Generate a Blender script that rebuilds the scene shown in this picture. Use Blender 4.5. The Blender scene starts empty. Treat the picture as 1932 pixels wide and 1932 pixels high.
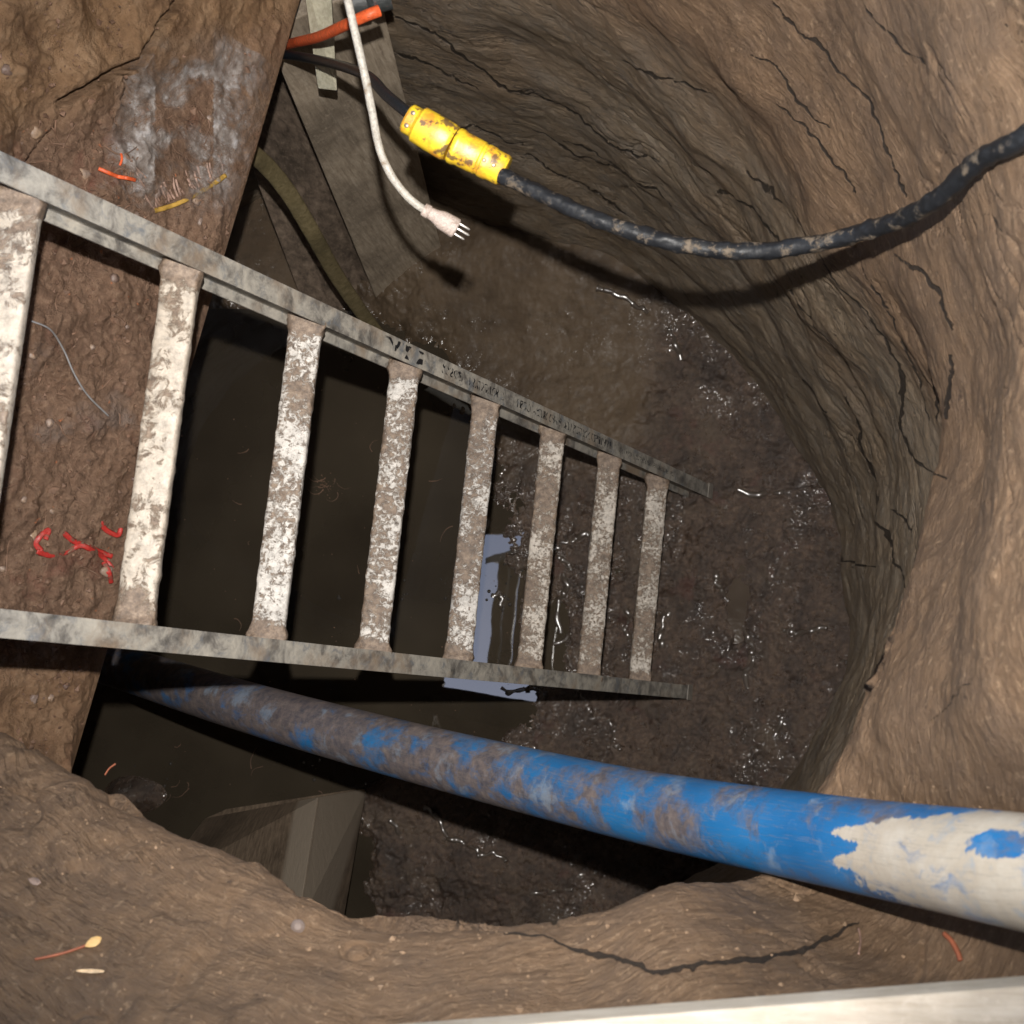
import bpy, math, random
import numpy as np
from mathutils import Matrix, Vector

random.seed(5)
rng = np.random.default_rng(7)
sc = bpy.context.scene
col = sc.collection

# ------------------------------------------------------------------ camera
F0 = 2600.0            # focal length in pixels of a 1932 px wide frame
CX = 966.0
H = 3.95               # camera height over the pit floor
Dn = np.array([0.153, -0.129, -0.98]); Dn /= np.linalg.norm(Dn)
Zc = -Dn
Xc = np.array([1.0, 0, 0]) - Zc[0] * Zc; Xc /= np.linalg.norm(Xc)
Yc = np.cross(Zc, Xc)
RW = np.array([Xc, Yc, Zc])          # camera space -> world
CAM = np.array([0.0, 0.0, H])
cam_d = bpy.data.cameras.new("camera"); cam = bpy.data.objects.new("camera", cam_d); col.objects.link(cam)
M4 = Matrix([list(RW[0]) + [0], list(RW[1]) + [0], list(RW[2]) + [H], [0, 0, 0, 1]])
cam.matrix_world = M4
cam_d.sensor_width = 36; cam_d.lens = 36 * F0 / 1932.0
cam_d.clip_start = 0.05; cam_d.clip_end = 500
cam_d.dof.use_dof = True; cam_d.dof.focus_distance = 2.75; cam_d.dof.aperture_fstop = 9.0
sc.camera = cam

# ------------------------------------------------------------------ light
SKY = 0.12; FLASH = 77.0; EXPO = 2.3
w = bpy.data.worlds.new("World"); sc.world = w; w.use_nodes = True
nt = w.node_tree; bg = nt.nodes["Background"]
sky = nt.nodes.new("ShaderNodeTexSky"); sky.sky_type = 'NISHITA'; sky.sun_disc = False
sky.sun_elevation = math.radians(55); sky.sun_rotation = math.radians(200); sky.dust_density = 3.0
nt.links.new(sky.outputs[0], bg.inputs[0]); bg.inputs[1].default_value = SKY
# the camera's own flash: a small lamp just above the lens
fl = bpy.data.lights.new("camera_flash", 'SPOT'); fl.energy = FLASH; fl.shadow_soft_size = 0.012
fl.spot_size = math.radians(75); fl.spot_blend = 1.0; fl.color = (1.0, 0.955, 0.90)
flo = bpy.data.objects.new("camera_flash", fl); col.objects.link(flo)
fp = CAM + RW @ np.array([-0.015, 0.15, 0.0])
flo.matrix_world = Matrix.Translation(Vector(fp)) @ M4.to_3x3().to_4x4()
sc.view_settings.view_transform = 'Standard'; sc.view_settings.look = 'None'
sc.view_settings.exposure = EXPO; sc.view_settings.gamma = 1.0
sc.cycles.max_bounces = 6; sc.cycles.use_denoising = True

# ------------------------------------------------------------------ helpers
def ray(px, py):
    return RW @ np.array([(px - CX) / F0, (CX - py) / F0, -1.0])
def U(px, py, dz):                    # point seen at a pixel, dz metres below the camera
    v = ray(px, py); return CAM + v * (dz / -v[2])
def UD(px, py, d):                    # point seen at a pixel, d metres along the view axis
    return CAM + ray(px, py) * d
def pix(P):
    c = (np.asarray(P) - CAM) @ RW      # world -> camera
    return CX + F0 * c[..., 0] / -c[..., 2], CX - F0 * c[..., 1] / -c[..., 2]

_perm = np.random.default_rng(11).permutation(256); _perm = np.concatenate([_perm, _perm, _perm])
_gr = np.random.default_rng(12).normal(size=(256, 3)); _gr /= np.linalg.norm(_gr, axis=1)[:, None]
def perlin(x, y, z=None):
    x, y = np.broadcast_arrays(np.asarray(x, float), np.asarray(y, float))
    z = np.zeros_like(x) if z is None else np.broadcast_to(np.asarray(z, float), x.shape)
    xi, yi, zi = (np.floor(a).astype(int) for a in (x, y, z))
    xf, yf, zf = x - xi, y - yi, z - zi
    u, v, ww = (a * a * a * (a * (a * 6 - 15) + 10) for a in (xf, yf, zf))
    xi &= 255; yi &= 255; zi &= 255
    def g(i, j, k):
        h = _perm[_perm[_perm[xi + i] + yi + j] + zi + k]
        gg = _gr[h]
        return gg[..., 0] * (xf - i) + gg[..., 1] * (yf - j) + gg[..., 2] * (zf - k)
    def l(a, b, t): return a + t * (b - a)
    return l(l(l(g(0,0,0), g(1,0,0), u), l(g(0,1,0), g(1,1,0), u), v),
             l(l(g(0,0,1), g(1,0,1), u), l(g(0,1,1), g(1,1,1), u), v), ww) * 1.6
def fbm(x, y, z=None, o=4, gain=.5):
    s = 0; a = 1
    z0 = 0 if z is None else z
    for i in range(o):
        s = s + a * perlin(x * 2**i + 17.3 * i, y * 2**i + 5.1 * i, z0 * 2**i + 3.7 * i); a *= gain
    return s
def sstep(a, b, x):
    t = np.clip((x - a) / (b - a), 0, 1); return t * t * (3 - 2 * t)

def mesh_obj(name, V, Fq, mat, parent=None, uv=None, smooth=True, attrs=None):
    V = np.ascontiguousarray(V, dtype=np.float32).reshape(-1, 3)
    me = bpy.data.meshes.new(name)
    if isinstance(Fq, np.ndarray):
        n = Fq.shape[1]
        me.vertices.add(len(V)); me.vertices.foreach_set("co", V.ravel())
        me.loops.add(Fq.size); me.loops.foreach_set("vertex_index", Fq.astype(np.int32).ravel())
        me.polygons.add(len(Fq)); me.polygons.foreach_set("loop_start", np.arange(0, Fq.size, n, dtype=np.int32))
        me.polygons.foreach_set("loop_total", np.full(len(Fq), n, dtype=np.int32))
        if uv is not None:
            l = me.uv_layers.new(name="UVMap"); l.data.foreach_set("uv", uv[Fq.ravel()].astype(np.float32).ravel())
        me.update(calc_edges=True)
    else:
        me.from_pydata([tuple(map(float, v)) for v in V], [], [tuple(f) for f in Fq]); me.update()
        if uv is not None:
            l = me.uv_layers.new(name="UVMap")
            idx = np.zeros(len(me.loops), dtype=np.int32); me.loops.foreach_get("vertex_index", idx)
            l.data.foreach_set("uv", np.asarray(uv, dtype=np.float32)[idx].ravel())
    if attrs:
        for k, a in attrs.items():
            at = me.attributes.new(k, 'FLOAT', 'POINT'); at.data.foreach_set("value", np.asarray(a, dtype=np.float32).ravel())
    if smooth: me.polygons.foreach_set("use_smooth", np.ones(len(me.polygons), dtype=bool))
    me.validate()
    me.materials.append(mat)
    o = bpy.data.objects.new(name, me); col.objects.link(o)
    if parent is not None: o.parent = parent
    return o
def grid_faces(n, m, wrap=False):     # n rows, m columns (columns wrap)
    i = np.arange(n - 1)[:, None]; j = np.arange(m if wrap else m - 1)[None, :]
    a = i * m + j; b = i * m + (j + 1) % m; c = (i + 1) * m + (j + 1) % m; d = (i + 1) * m + j
    return np.stack([a, b, c, d], -1).reshape(-1, 4)
def catmull(P, n_per, closed=False):
    P = np.asarray(P, float); out = []
    N = len(P); segs = N if closed else N - 1
    for i in range(segs):
        g = lambda k: P[k % N] if closed else P[min(max(k, 0), N - 1)]
        p0, p1, p2, p3 = g(i - 1), g(i), g(i + 1), g(i + 2)
        k = n_per[i] if hasattr(n_per, '__len__') else n_per
        t = np.arange(k) / k
        sh = (k,) + (1,) * (P.ndim - 1); t = t.reshape(sh)
        out.append(.5 * (2 * p1 + (p2 - p0) * t + (2 * p0 - 5 * p1 + 4 * p2 - p3) * t**2 + (3 * p1 - p0 - 3 * p2 + p3) * t**3))
    if not closed: out.append(P[-1:])
    return np.concatenate(out)
def sweep(name, pts, rad, mat, parent=None, seg=20, n_per=14, wob=0, cap=True, attrs=None, flat=1.0, bump=0, seed=0):
    """a tube along a spline; rad number or list per control point"""
    pts = np.asarray(pts, float); C = catmull(pts, n_per)
    r = np.full(len(pts), rad, float) if np.isscalar(rad) else np.asarray(rad, float)
    R = catmull(r[:, None], n_per)[:, 0]
    T = np.gradient(C, axis=0); T /= np.linalg.norm(T, axis=1)[:, None]
    up = CAM - C.mean(0); up /= np.linalg.norm(up)
    S = np.cross(T, up); S /= np.linalg.norm(S, axis=1)[:, None]; Nn = np.cross(S, T)
    a = np.linspace(0, 2 * np.pi, seg, endpoint=False)
    s = np.concatenate([[0], np.cumsum(np.linalg.norm(np.diff(C, axis=0), axis=1))])
    rr = R[:, None] * np.ones(seg)[None]
    if bump: rr = rr + bump * np.maximum(fbm(s[:, None] * 40 + seed, np.cos(a)[None] * 1.2, np.sin(a)[None] * 1.2, 3), -.1)
    if wob: 
        C = C + S * (wob * perlin(s * 6 + seed, 0 * s))[:, None] + Nn * (wob * perlin(s * 6 + 40 + seed, 0 * s))[:, None]
    V = C[:, None] + S[:, None] * (np.cos(a)[None, :, None] * rr[..., None]) + Nn[:, None] * (np.sin(a)[None, :, None] * rr[..., None] * flat)
    uv = np.stack(np.broadcast_arrays(s[:, None], a[None] / (2 * np.pi)), -1).reshape(-1, 2)
    Fq = grid_faces(len(C), seg, True)
    V = V.reshape(-1, 3)
    if cap:
        n = len(V); V = np.concatenate([V, C[:1], C[-1:]]); uv = np.concatenate([uv, [[0, 0]], [[s[-1], 0]]])
        Fl = Fq.tolist(); L = (len(C) - 1) * seg
        for j in range(seg):
            Fl.append([n, (j + 1) % seg, j]); Fl.append([n + 1, L + j, L + (j + 1) % seg])
        return mesh_obj(name, V, Fl, mat, parent, uv)
    return mesh_obj(name, V, Fq, mat, parent, uv)
def prism(name, A, B, mat, parent=None, bev=0.0, sub=0):
    """solid between two matching outlines"""
    A = [np.asarray(p, float) for p in A]; B = [np.asarray(p, float) for p in B]; n = len(A)
    V = A + B
    Fs = [list(range(n))[::-1], [n + i for i in range(n)]] + [[i, (i + 1) % n, n + (i + 1) % n, n + i] for i in range(n)]
    o = mesh_obj(name, np.array(V), Fs, mat, parent, smooth=False)
    import bmesh
    bm = bmesh.new(); bm.from_mesh(o.data); bmesh.ops.recalc_face_normals(bm, faces=bm.faces)
    if bev: bmesh.ops.bevel(bm, geom=bm.edges[:], offset=bev, segments=2, affect='EDGES', profile=.6)
    bm.to_mesh(o.data); bm.free()
    return o
def boxf(name, o, x, y, z, lo, hi, mat, parent=None, bev=0.0):
    """box in the frame (o; x,y,z) from lo to hi"""
    P = lambda a, b, c: o + x * a + y * b + z * c
    A = [P(lo[0], lo[1], lo[2]), P(lo[0], hi[1], lo[2]), P(lo[0], hi[1], hi[2]), P(lo[0], lo[1], hi[2])]
    B = [P(hi[0], lo[1], lo[2]), P(hi[0], hi[1], lo[2]), P(hi[0], hi[1], hi[2]), P(hi[0], lo[1], hi[2])]
    return prism(name, A, B, mat, parent, bev)
def thing(name, label, cat, loc, group=None):
    o = bpy.data.objects.new(name, None); col.objects.link(o); o.empty_display_size = .05
    o['label'] = label; o['category'] = cat
    if group: o['group'] = group
    return o
def tag(o, label, cat, group=None, kind=None):
    if label: o['label'] = label
    if cat: o['category'] = cat
    if group: o['group'] = group
    if kind: o['kind'] = kind
    return o
def structure(o, label=None):
    o['kind'] = 'structure'
    if label: o['label'] = label
    return o

# ------------------------------------------------------------------ materials
class NB:
    def __init__(s, name):
        s.m = bpy.data.materials.new(name); s.m.use_nodes = True; s.t = s.m.node_tree; s.n = s.t.nodes
        s.b = s.n["Principled BSDF"]; s.tc = s.n.new("ShaderNodeTexCoord")
    def L(s, a, b): s.t.links.new(a, b)
    def put(s, sock, v):
        if isinstance(v, bpy.types.NodeSocket): s.L(v, sock)
        else: sock.default_value = v if not isinstance(v, tuple) or len(v) != 3 or sock.type != 'RGBA' else (*v, 1)
    def map(s, src, scale=(1, 1, 1), loc=(0, 0, 0), rot=(0, 0, 0)):
        n = s.n.new("ShaderNodeMapping"); s.L(src, n.inputs[0]); n.inputs['Scale'].default_value = scale
        n.inputs['Location'].default_value = loc; n.inputs['Rotation'].default_value = rot; return n.outputs[0]
    def noise(s, vec, scale, det=6, rough=.6, dist=0.0, out='Fac'):
        n = s.n.new("ShaderNodeTexNoise"); s.L(vec, n.inputs['Vector']); n.inputs['Scale'].default_value = scale
        n.inputs['Detail'].default_value = det; n.inputs['Roughness'].default_value = rough; n.inputs['Distortion'].default_value = dist
        return n.outputs[out]
    def voro(s, vec, scale, feat='F1', out='Distance'):
        n = s.n.new("ShaderNodeTexVoronoi"); s.L(vec, n.inputs['Vector']); n.inputs['Scale'].default_value = scale; n.feature = feat
        return n.outputs[out]
    def ramp(s, fac, stops, interp='LINEAR'):
        n = s.n.new("ShaderNodeValToRGB"); s.L(fac, n.inputs[0]); e = n.color_ramp.elements; n.color_ramp.interpolation = interp
        while len(e) < len(stops): e.new(.5)
        for k, (p, c) in enumerate(stops):
            e[k].position = p; e[k].color = (*c, 1) if isinstance(c, tuple) else (c, c, c, 1)
        return n.outputs[0]
    def mix(s, f, a, b, mode='MIX'):
        n = s.n.new("ShaderNodeMix"); n.data_type = 'RGBA'; n.blend_type = mode
        s.put(n.inputs[0], f); s.put(n.inputs[6], a); s.put(n.inputs[7], b); return n.outputs[2]
    def math(s, op, a, b=0.0, c=None):
        n = s.n.new("ShaderNodeMath"); n.operation = op; s.put(n.inputs[0], a); s.put(n.inputs[1], b)
        if c is not None: s.put(n.inputs[2], c)
        return n.outputs[0]
    def attr(s, name):
        n = s.n.new("ShaderNodeAttribute"); n.attribute_name = name; return n.outputs['Fac']
    def bump(s, h, strength=.5, dist=.01, normal=None):
        n = s.n.new("ShaderNodeBump"); s.put(n.inputs['Height'], h); n.inputs['Strength'].default_value = strength
        n.inputs['Distance'].default_value = dist
        if normal is not None: s.L(normal, n.inputs['Normal'])
        return n.outputs[0]
    def done(s, colr, rough=.6, normal=None, metal=0.0, spec=.5, ior=None):
        s.put(s.b.inputs['Base Color'], colr); s.put(s.b.inputs['Roughness'], rough); s.put(s.b.inputs['Metallic'], metal)
        s.put(s.b.inputs['Specular IOR Level'], spec)
        if ior: s.b.inputs['IOR'].default_value = ior
        if normal is not None: s.L(normal, s.b.inputs['Normal'])
        return s.m

def mat_clay():
    k = NB("clay"); uv = k.tc.outputs['UV']; ob = k.tc.outputs['Object']
    wn = k.noise(ob, 2.2, 3, .5, out='Color')
    wv = k.n.new("ShaderNodeVectorMath"); wv.operation = 'MULTIPLY_ADD'; k.L(wn, wv.inputs[0]); wv.inputs[1].default_value = (.30, .24, 0); k.L(uv, wv.inputs[2])
    s1 = k.noise(k.map(wv.outputs[0], (2.8, 24, 1)), 1.5, 10, .66)
    s2 = k.noise(k.map(wv.outputs[0], (26, 105, 1)), 1.5, 6, .72)
    big = k.noise(ob, 2.6, 5, .6); mid = k.noise(ob, 13, 7, .68)
    fine = k.noise(ob, 150, 5, .75)
    base = k.ramp(s1, [(.3, (.125, .076, .042)), (.5, (.180, .112, .064)), (.7, (.228, .147, .088))])
    base = k.mix(.42, base, k.ramp(s2, [(.32, (.090, .054, .032)), (.50, (.190, .119, .070)), (.70, (.36, .248, .158))]))
    base = k.mix(k.ramp(mid, [(.44, .0), (.60, .55)]), base, (.125, .083, .055))
    grey = k.mix(.45, k.ramp(s1, [(.3, (.13, .098, .064)), (.5, (.215, .165, .110)), (.72, (.31, .245, .175))]), k.ramp(s2, [(.33, (.095, .070, .048)), (.55, (.22, .17, .118)), (.75, (.38, .305, .225))]))
    gg = k.mix(k.ramp(mid, [(.42, 0.0), (.62, .65)]), grey, (.205, .174, .138))
    wet = k.attr("damp")
    g = k.math('ADD', wet, k.math('MULTIPLY', k.math('SUBTRACT', big, .5), .9))
    c = k.mix(k.ramp(g, [(.2, 0.0), (.75, .92)]), base, gg)
    spk = k.ramp(k.noise(ob, 95, 3, .6), [(.60, 0.0), (.70, 1.0)])
    c = k.mix(k.math('MULTIPLY', spk, .4), c, (.42, .29, .18))
    dsp = k.ramp(k.noise(ob, 42, 6, .7), [(.30, 1.0), (.36, 0.0)])
    c = k.mix(k.math('MULTIPLY', dsp, .75), c, (.045, .028, .02))
    # thin dark seams between the layers
    ln = k.noise(k.map(wv.outputs[0], (2.2, 15, 1), (3.3, 1.7, 0)), 2.2, 8, .62, .3)
    seam = k.ramp(k.math('ABSOLUTE', k.math('SUBTRACT', ln, .5)), [(.002, 1.0), (.009, 0.0)])
    brk = k.math('MULTIPLY', k.ramp(k.noise(ob, 4.5, 5, .65), [(.47, 0.0), (.53, 1.0)]), k.ramp(wet, [(.1, .25), (.5, 1.0)]))
    seam = k.math('MULTIPLY', seam, brk)
    # open cracks
    cd = k.math('ADD', k.attr("crk"), k.math('MULTIPLY', k.math('SUBTRACT', k.noise(ob, 70, 4, .65), .5), 4.5))
    crack_ = k.ramp(k.math('MULTIPLY', cd, .2), [(0.0, 1.0), (.22, 0.0)])
    seam = k.math('MAXIMUM', seam, crack_)
    c = k.mix(k.math('MULTIPLY', seam, .9), c, (.014, .010, .007))
    h = k.math('ADD', k.math('MULTIPLY', s1, .5), k.math('MULTIPLY', s2, .95))
    h = k.math('ADD', h, k.math('MULTIPLY', fine, .45)); h = k.math('ADD', h, k.math('MULTIPLY', mid, .55)); h = k.math('SUBTRACT', h, k.math('MULTIPLY', seam, 1.2))
    rough = k.ramp(wet, [(.2, .75), (1.0, .45)])
    return k.done(c, rough, k.bump(h, .8, .010), spec=.35)

def mat_mud():
    k = NB("wet_mud"); ob = k.tc.outputs['Object']; sm = k.attr("silt")
    a = k.noise(ob, 11, 9, .7); b = k.noise(ob, 75, 7, .8); c3 = k.noise(ob, 3.2, 5, .6)
    wetn = k.attr("wet")
    c = k.ramp(b, [(.30, (.022, .014, .009)), (.46, (.080, .052, .037)), (.60, (.145, .098, .068)), (.78, (.27, .19, .135))])
    c = k.mix(k.ramp(a, [(.42, 0.0), (.62, .75)]), c, (.034, .024, .019))
    c = k.mix(k.ramp(k.noise(k.map(ob, loc=(5, 5, 0)), 7, 6, .65), [(.5, 0.0), (.7, .7)]), c, (.135, .098, .066))
    s = k.ramp(c3, [(.35, (.055, .038, .024)), (.55, (.105, .074, .047)), (.75, (.14, .102, .066))])
    s = k.mix(k.ramp(k.noise(ob, 26, 6, .7), [(.5, 0.0), (.75, .6)]), s, (.035, .025, .017))
    c = k.mix(sm, c, s)
    red = k.ramp(k.noise(ob, 9, 4, .6), [(.60, 0.0), (.72, .6)])
    c = k.mix(k.math('MULTIPLY', red, k.math('SUBTRACT', 1.0, sm)), c, (.105, .045, .034))
    h = k.math('ADD', b, k.math('MULTIPLY', a, .6)); h = k.math('MULTIPLY', h, k.math('SUBTRACT', 1.05, k.math('MULTIPLY', sm, .93)))
    rg = k.ramp(k.noise(ob, 30, 6, .7), [(.40, .09), (.58, .40)])
    rg = k.math('ADD', rg, k.math('MULTIPLY', sm, .22)); rg = k.math('MULTIPLY', rg, k.math('SUBTRACT', 1.0, k.math('MULTIPLY', wetn, .7)))
    # film of water on the mud: smooth rounded wet lumps that catch the light
    wl = k.math('ADD', k.noise(ob, 38, 1, .4, .6), k.math('MULTIPLY', k.noise(ob, 95, 1, .5), .25))
    cw = k.math('MULTIPLY', k.ramp(k.noise(ob, 6, 5, .7), [(.53, 0.0), (.62, 1.0)]), k.math('SUBTRACT', 1.0, k.math('MULTIPLY', sm, .85)))
    cw = k.math('MAXIMUM', cw, wetn)
    k.L(cw, k.b.inputs['Coat Weight']); k.b.inputs['Coat Roughness'].default_value = .17; k.b.inputs['Coat IOR'].default_value = 1.7
    k.L(k.bump(wl, 1.0, .020), k.b.inputs['Coat Normal'])
    return k.done(c, k.math('ADD', rg, .15), k.bump(h, .8, .009), spec=k.math('SUBTRACT', .8, k.math('MULTIPLY', sm, .55)), ior=1.5)

def mat_dirt():
    k = NB("rubble_dirt"); ob = k.tc.outputs['Object']; cl = k.attr("clay")
    a = k.noise(ob, 7, 8, .65); b = k.noise(ob, 75, 6, .75)
    c = k.ramp(a, [(.25, (.085, .050, .033)), (.45, (.19, .112, .072)), (.62, (.29, .182, .12)), (.82, (.40, .28, .19))])
    c = k.mix(.5, c, k.ramp(b, [(.3, (.04, .024, .017)), (.52, (.20, .122, .080)), (.75, (.46, .33, .23))]))
    red = k.ramp(k.noise(ob, 6.5, 5, .65, .6), [(.56, 0.0), (.72, .7)])
    c = k.mix(red, c, (.17, .055, .038))
    gry = k.ramp(k.noise(k.map(ob, loc=(4, 2, 1)), 5.5, 5, .6), [(.58, 0.0), (.72, .55)])
    c = k.mix(gry, c, (.23, .20, .185))
    spk = k.ramp(k.noise(ob, 55, 2, .5), [(.72, 0.0), (.76, 1.0)])
    c = k.mix(k.math('MULTIPLY', spk, .8), c, (.5, .17, .07))
    cc = k.ramp(k.noise(ob, 14, 9, .75), [(.3, (.13, .070, .036)), (.5, (.26, .155, .082)), (.7, (.38, .25, .15))])
    c = k.mix(cl, c, cc)
    return k.done(c, k.ramp(k.noise(ob, 12, 4), [(.4, .35), (.6, .75)]), k.bump(k.math('ADD', b, k.math('MULTIPLY', a, .7)), .9, .012), spec=.4)

def mat_water():
    k = NB("murky_water"); ob = k.tc.outputs['Object']
    c = k.ramp(k.noise(ob, 2.4, 4, .5), [(.35, (.034, .027, .019)), (.7, (.062, .050, .035))])
    return k.done(c, .012, k.bump(k.noise(ob, 7, 2, .4), .03, .01), spec=.9, ior=1.6)

def mat_alu(name, mud, tint, scale=1.0):
    k = NB(name); ob = k.tc.outputs['Object']; en = k.attr("endm")
    n1 = k.noise(ob, 48 * scale, 8, .75, .5); n2 = k.noise(ob, 9, 5, .6); n3 = k.noise(ob, 190, 4, .7)
    f = k.math('ADD', k.math('MULTIPLY', n1, .62), k.math('MULTIPLY', n2, .48)); f = k.math('ADD', f, k.math('MULTIPLY', en, .35))
    m = k.ramp(f, [(.61 - mud * .22, 0.0), (.66 - mud * .22, .95)])
    mc = k.ramp(k.noise(ob, 75, 7, .75), [(.32, (.055, .036, .024)), (.5, (.17, .118, .082)), (.68, (.34, .255, .185))])
    al = k.ramp(k.noise(ob, 60, 7, .75), [(.3, tuple(t * .55 for t in tint)), (.5, tint), (.72, tuple(min(.85, t * 1.35) for t in tint))])
    c = k.mix(m, al, mc)
    return k.done(c, k.ramp(m, [(0, .33), (1, .55)]), k.bump(k.math('ADD', k.math('MULTIPLY', m, .7), k.math('ADD', k.math('MULTIPLY', n3, .35), n1)), .6, .004), spec=.6)

def mat_rail():
    k = NB("dirty_rail_metal"); ob = k.tc.outputs['Object']
    n1 = k.noise(k.map(ob, (1, 1, 1)), 24, 7, .7, .4); n2 = k.noise(ob, 95, 4, .6)
    c = k.ramp(n1, [(.28, (.05, .047, .043)), (.42, (.16, .148, .132)), (.52, (.30, .28, .245)), (.7, (.44, .405, .345))])
    bl = k.ramp(k.noise(ob, 32, 5, .65, .6), [(.54, 0.0), (.68, .75)])
    c = k.mix(bl, c, (.13, .145, .165))
    br = k.ramp(k.noise(ob, 11, 5, .6), [(.52, 0.0), (.70, .8)])
    c = k.mix(br, c, (.24, .175, .12))
    return k.done(c, .5, k.bump(k.math('ADD', n1, n2), .35, .003), metal=.0, spec=.5)

def mat_pipe():
    k = NB("blue_plastic"); uv = k.tc.outputs['UV']; ob = k.tc.outputs['Object']
    sx = k.n.new("ShaderNodeSeparateXYZ"); k.L(uv, sx.inputs[0]); s = sx.outputs[0]; v = sx.outputs[1]
    blue = k.ramp(k.noise(ob, 5, 3), [(.3, (.014, .12, .31)), (.7, (.026, .19, .45))])
    # mud wiped round the pipe in bands
    wrap = k.noise(k.map(ob, (1, 1, 1)), 9, 5, .6, out='Color')
    wv = k.n.new("ShaderNodeVectorMath"); wv.operation = 'MULTIPLY_ADD'; k.L(wrap, wv.inputs[0]); wv.inputs[1].default_value = (.05, .25, 0); k.L(uv, wv.inputs[2])
    b1 = k.noise(k.map(wv.outputs[0], (5.0, 2.6, 1), rot=(0, 0, .5)), 1.0, 9, .68)
    b2 = k.noise(k.map(wv.outputs[0], (12, 5.0, 1), rot=(0, 0, .6)), 1.0, 8, .72)
    f = k.math('ADD', k.math('MULTIPLY', b1, .75), k.math('MULTIPLY', b2, .32))
    # less mud toward the near end of the pipe
    near = k.n.new("ShaderNodeMapRange"); k.L(s, near.inputs[0]); near.inputs[1].default_value = .55; near.inputs[2].default_value = 1.9
    near.inputs[3].default_value = .05; near.inputs[4].default_value = -.09
    f = k.math('SUBTRACT', f, near.outputs[0])
    m = k.ramp(f, [(.495, 0.0), (.60, .85)])
    mudc = k.ramp(k.noise(ob, 50, 6, .7), [(.3, (.06, .038, .022)), (.6, (.20, .138, .088)), (.85, (.36, .27, .19))])
    c = k.mix(m, blue, mudc)
    ch = k.ramp(k.math('ADD', b2, k.math('MULTIPLY', k.noise(ob, 14, 5, .6), .5)), [(.81, 0.0), (.93, .5)])
    c = k.mix(ch, c, (.26, .36, .48))
    # cream coating left on the near end
    q = k.math('ADD', k.attr("coat"), k.math('MULTIPLY', k.math('SUBTRACT', k.noise(ob, 13, 9, .78, .5), .5), 2.3))
    cr = k.ramp(q, [(.42, 0.0), (.50, 1.0)])
    crc = k.ramp(k.noise(ob, 20, 6, .7), [(.3, (.28, .36, .45)), (.46, (.50, .43, .34)), (.8, (.62, .57, .49))])
    stk = k.ramp(k.noise(k.map(wv.outputs[0], (9, 14, 1), rot=(0, 0, .5)), 1.0, 8, .75), [(.54, 0.0), (.68, .75)])
    c = k.mix(k.math('MULTIPLY', cr, k.math('SUBTRACT', 1.0, stk)), c, crc)
    scr = k.ramp(k.math('ABSOLUTE', k.math('SUBTRACT', k.noise(k.map(uv, (3, 40, 1)), 1.2, 5, .6), .5)), [(.002, .5), (.010, 0.0)])
    c = k.mix(scr, c, (.22, .20, .17))
    return k.done(c, k.ramp(m, [(0, .38), (1, .7)]), k.bump(k.math('ADD', k.math('MULTIPLY', m, .5), k.math('MULTIPLY', cr, .3)), .35, .003), spec=.4)

def mat_rubber(name, base, dirt, amt=.5, rough=.45, sc_=30):
    k = NB(name); ob = k.tc.outputs['Object']
    n = k.noise(ob, sc_, 6, .7); n2 = k.noise(ob, sc_ * 4, 4, .6)
    m = k.ramp(n, [(.66 - amt * .2, 0.0), (.74 - amt * .2, .9)])
    c = k.mix(m, k.ramp(n2, [(.3, tuple(t * .7 for t in base)), (.7, tuple(min(1, t * 1.25) for t in base))]), dirt)
    return k.done(c, k.ramp(m, [(0, rough), (1, .75)]), k.bump(k.math('ADD', m, n2), .4, .002), spec=.45)

def mat_yellow():
    k = NB("yellow_plastic"); ob = k.tc.outputs['Object']
    c = k.ramp(k.noise(ob, 20, 4), [(.3, (.62, .40, .02)), (.7, (.85, .62, .035))])
    o = k.ramp(k.noise(ob, 26, 6, .7), [(.5, 0.0), (.62, .85)])
    c = k.mix(o, c, (.62, .24, .03))
    d = k.ramp(k.noise(k.map(ob, loc=(3, 1, 0)), 38, 6, .72), [(.54, 0.0), (.60, .92)])
    c = k.mix(d, c, (.12, .066, .036))
    return k.done(c, .38, k.bump(k.noise(ob, 90, 4), .25, .002), spec=.45)

def mat_wood(name, c1, c2, c3, vec=(1, 1, 1), rough=.7, bump=.5):
    k = NB(name); ob = k.tc.outputs['UV'] if vec is None else k.tc.outputs['Object']
    g = k.noise(k.map(ob, vec or (1, 1, 1)), 9, 8, .65, .3); st = k.noise(k.tc.outputs['Object'], 4.5, 6, .65)
    fine = k.noise(k.tc.outputs['Object'], 85, 4, .7)
    c = k.ramp(g, [(.28, c1), (.5, c2), (.75, c3)])
    c = k.mix(k.ramp(st, [(.45, 0.0), (.7, .7)]), c, tuple(x * .45 for x in c1))
    c = k.mix(k.ramp(fine, [(.55, 0.0), (.7, .4)]), c, c3)
    return k.done(c, rough, k.bump(k.math('ADD', g, k.math('MULTIPLY', fine, .5)), bump, .006), spec=.3)

def mat_plain(name, c, rough=.5, metal=0.0, var=.3, s_=40):
    k = NB(name); n = k.noise(k.tc.outputs['Object'], s_, 5, .65)
    cc = k.ramp(n, [(.3, tuple(x * (1 - var) for x in c)), (.7, tuple(min(1, x * (1 + var)) for x in c))])
    return k.done(cc, rough, k.bump(n, .3, .002), metal=metal)

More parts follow.
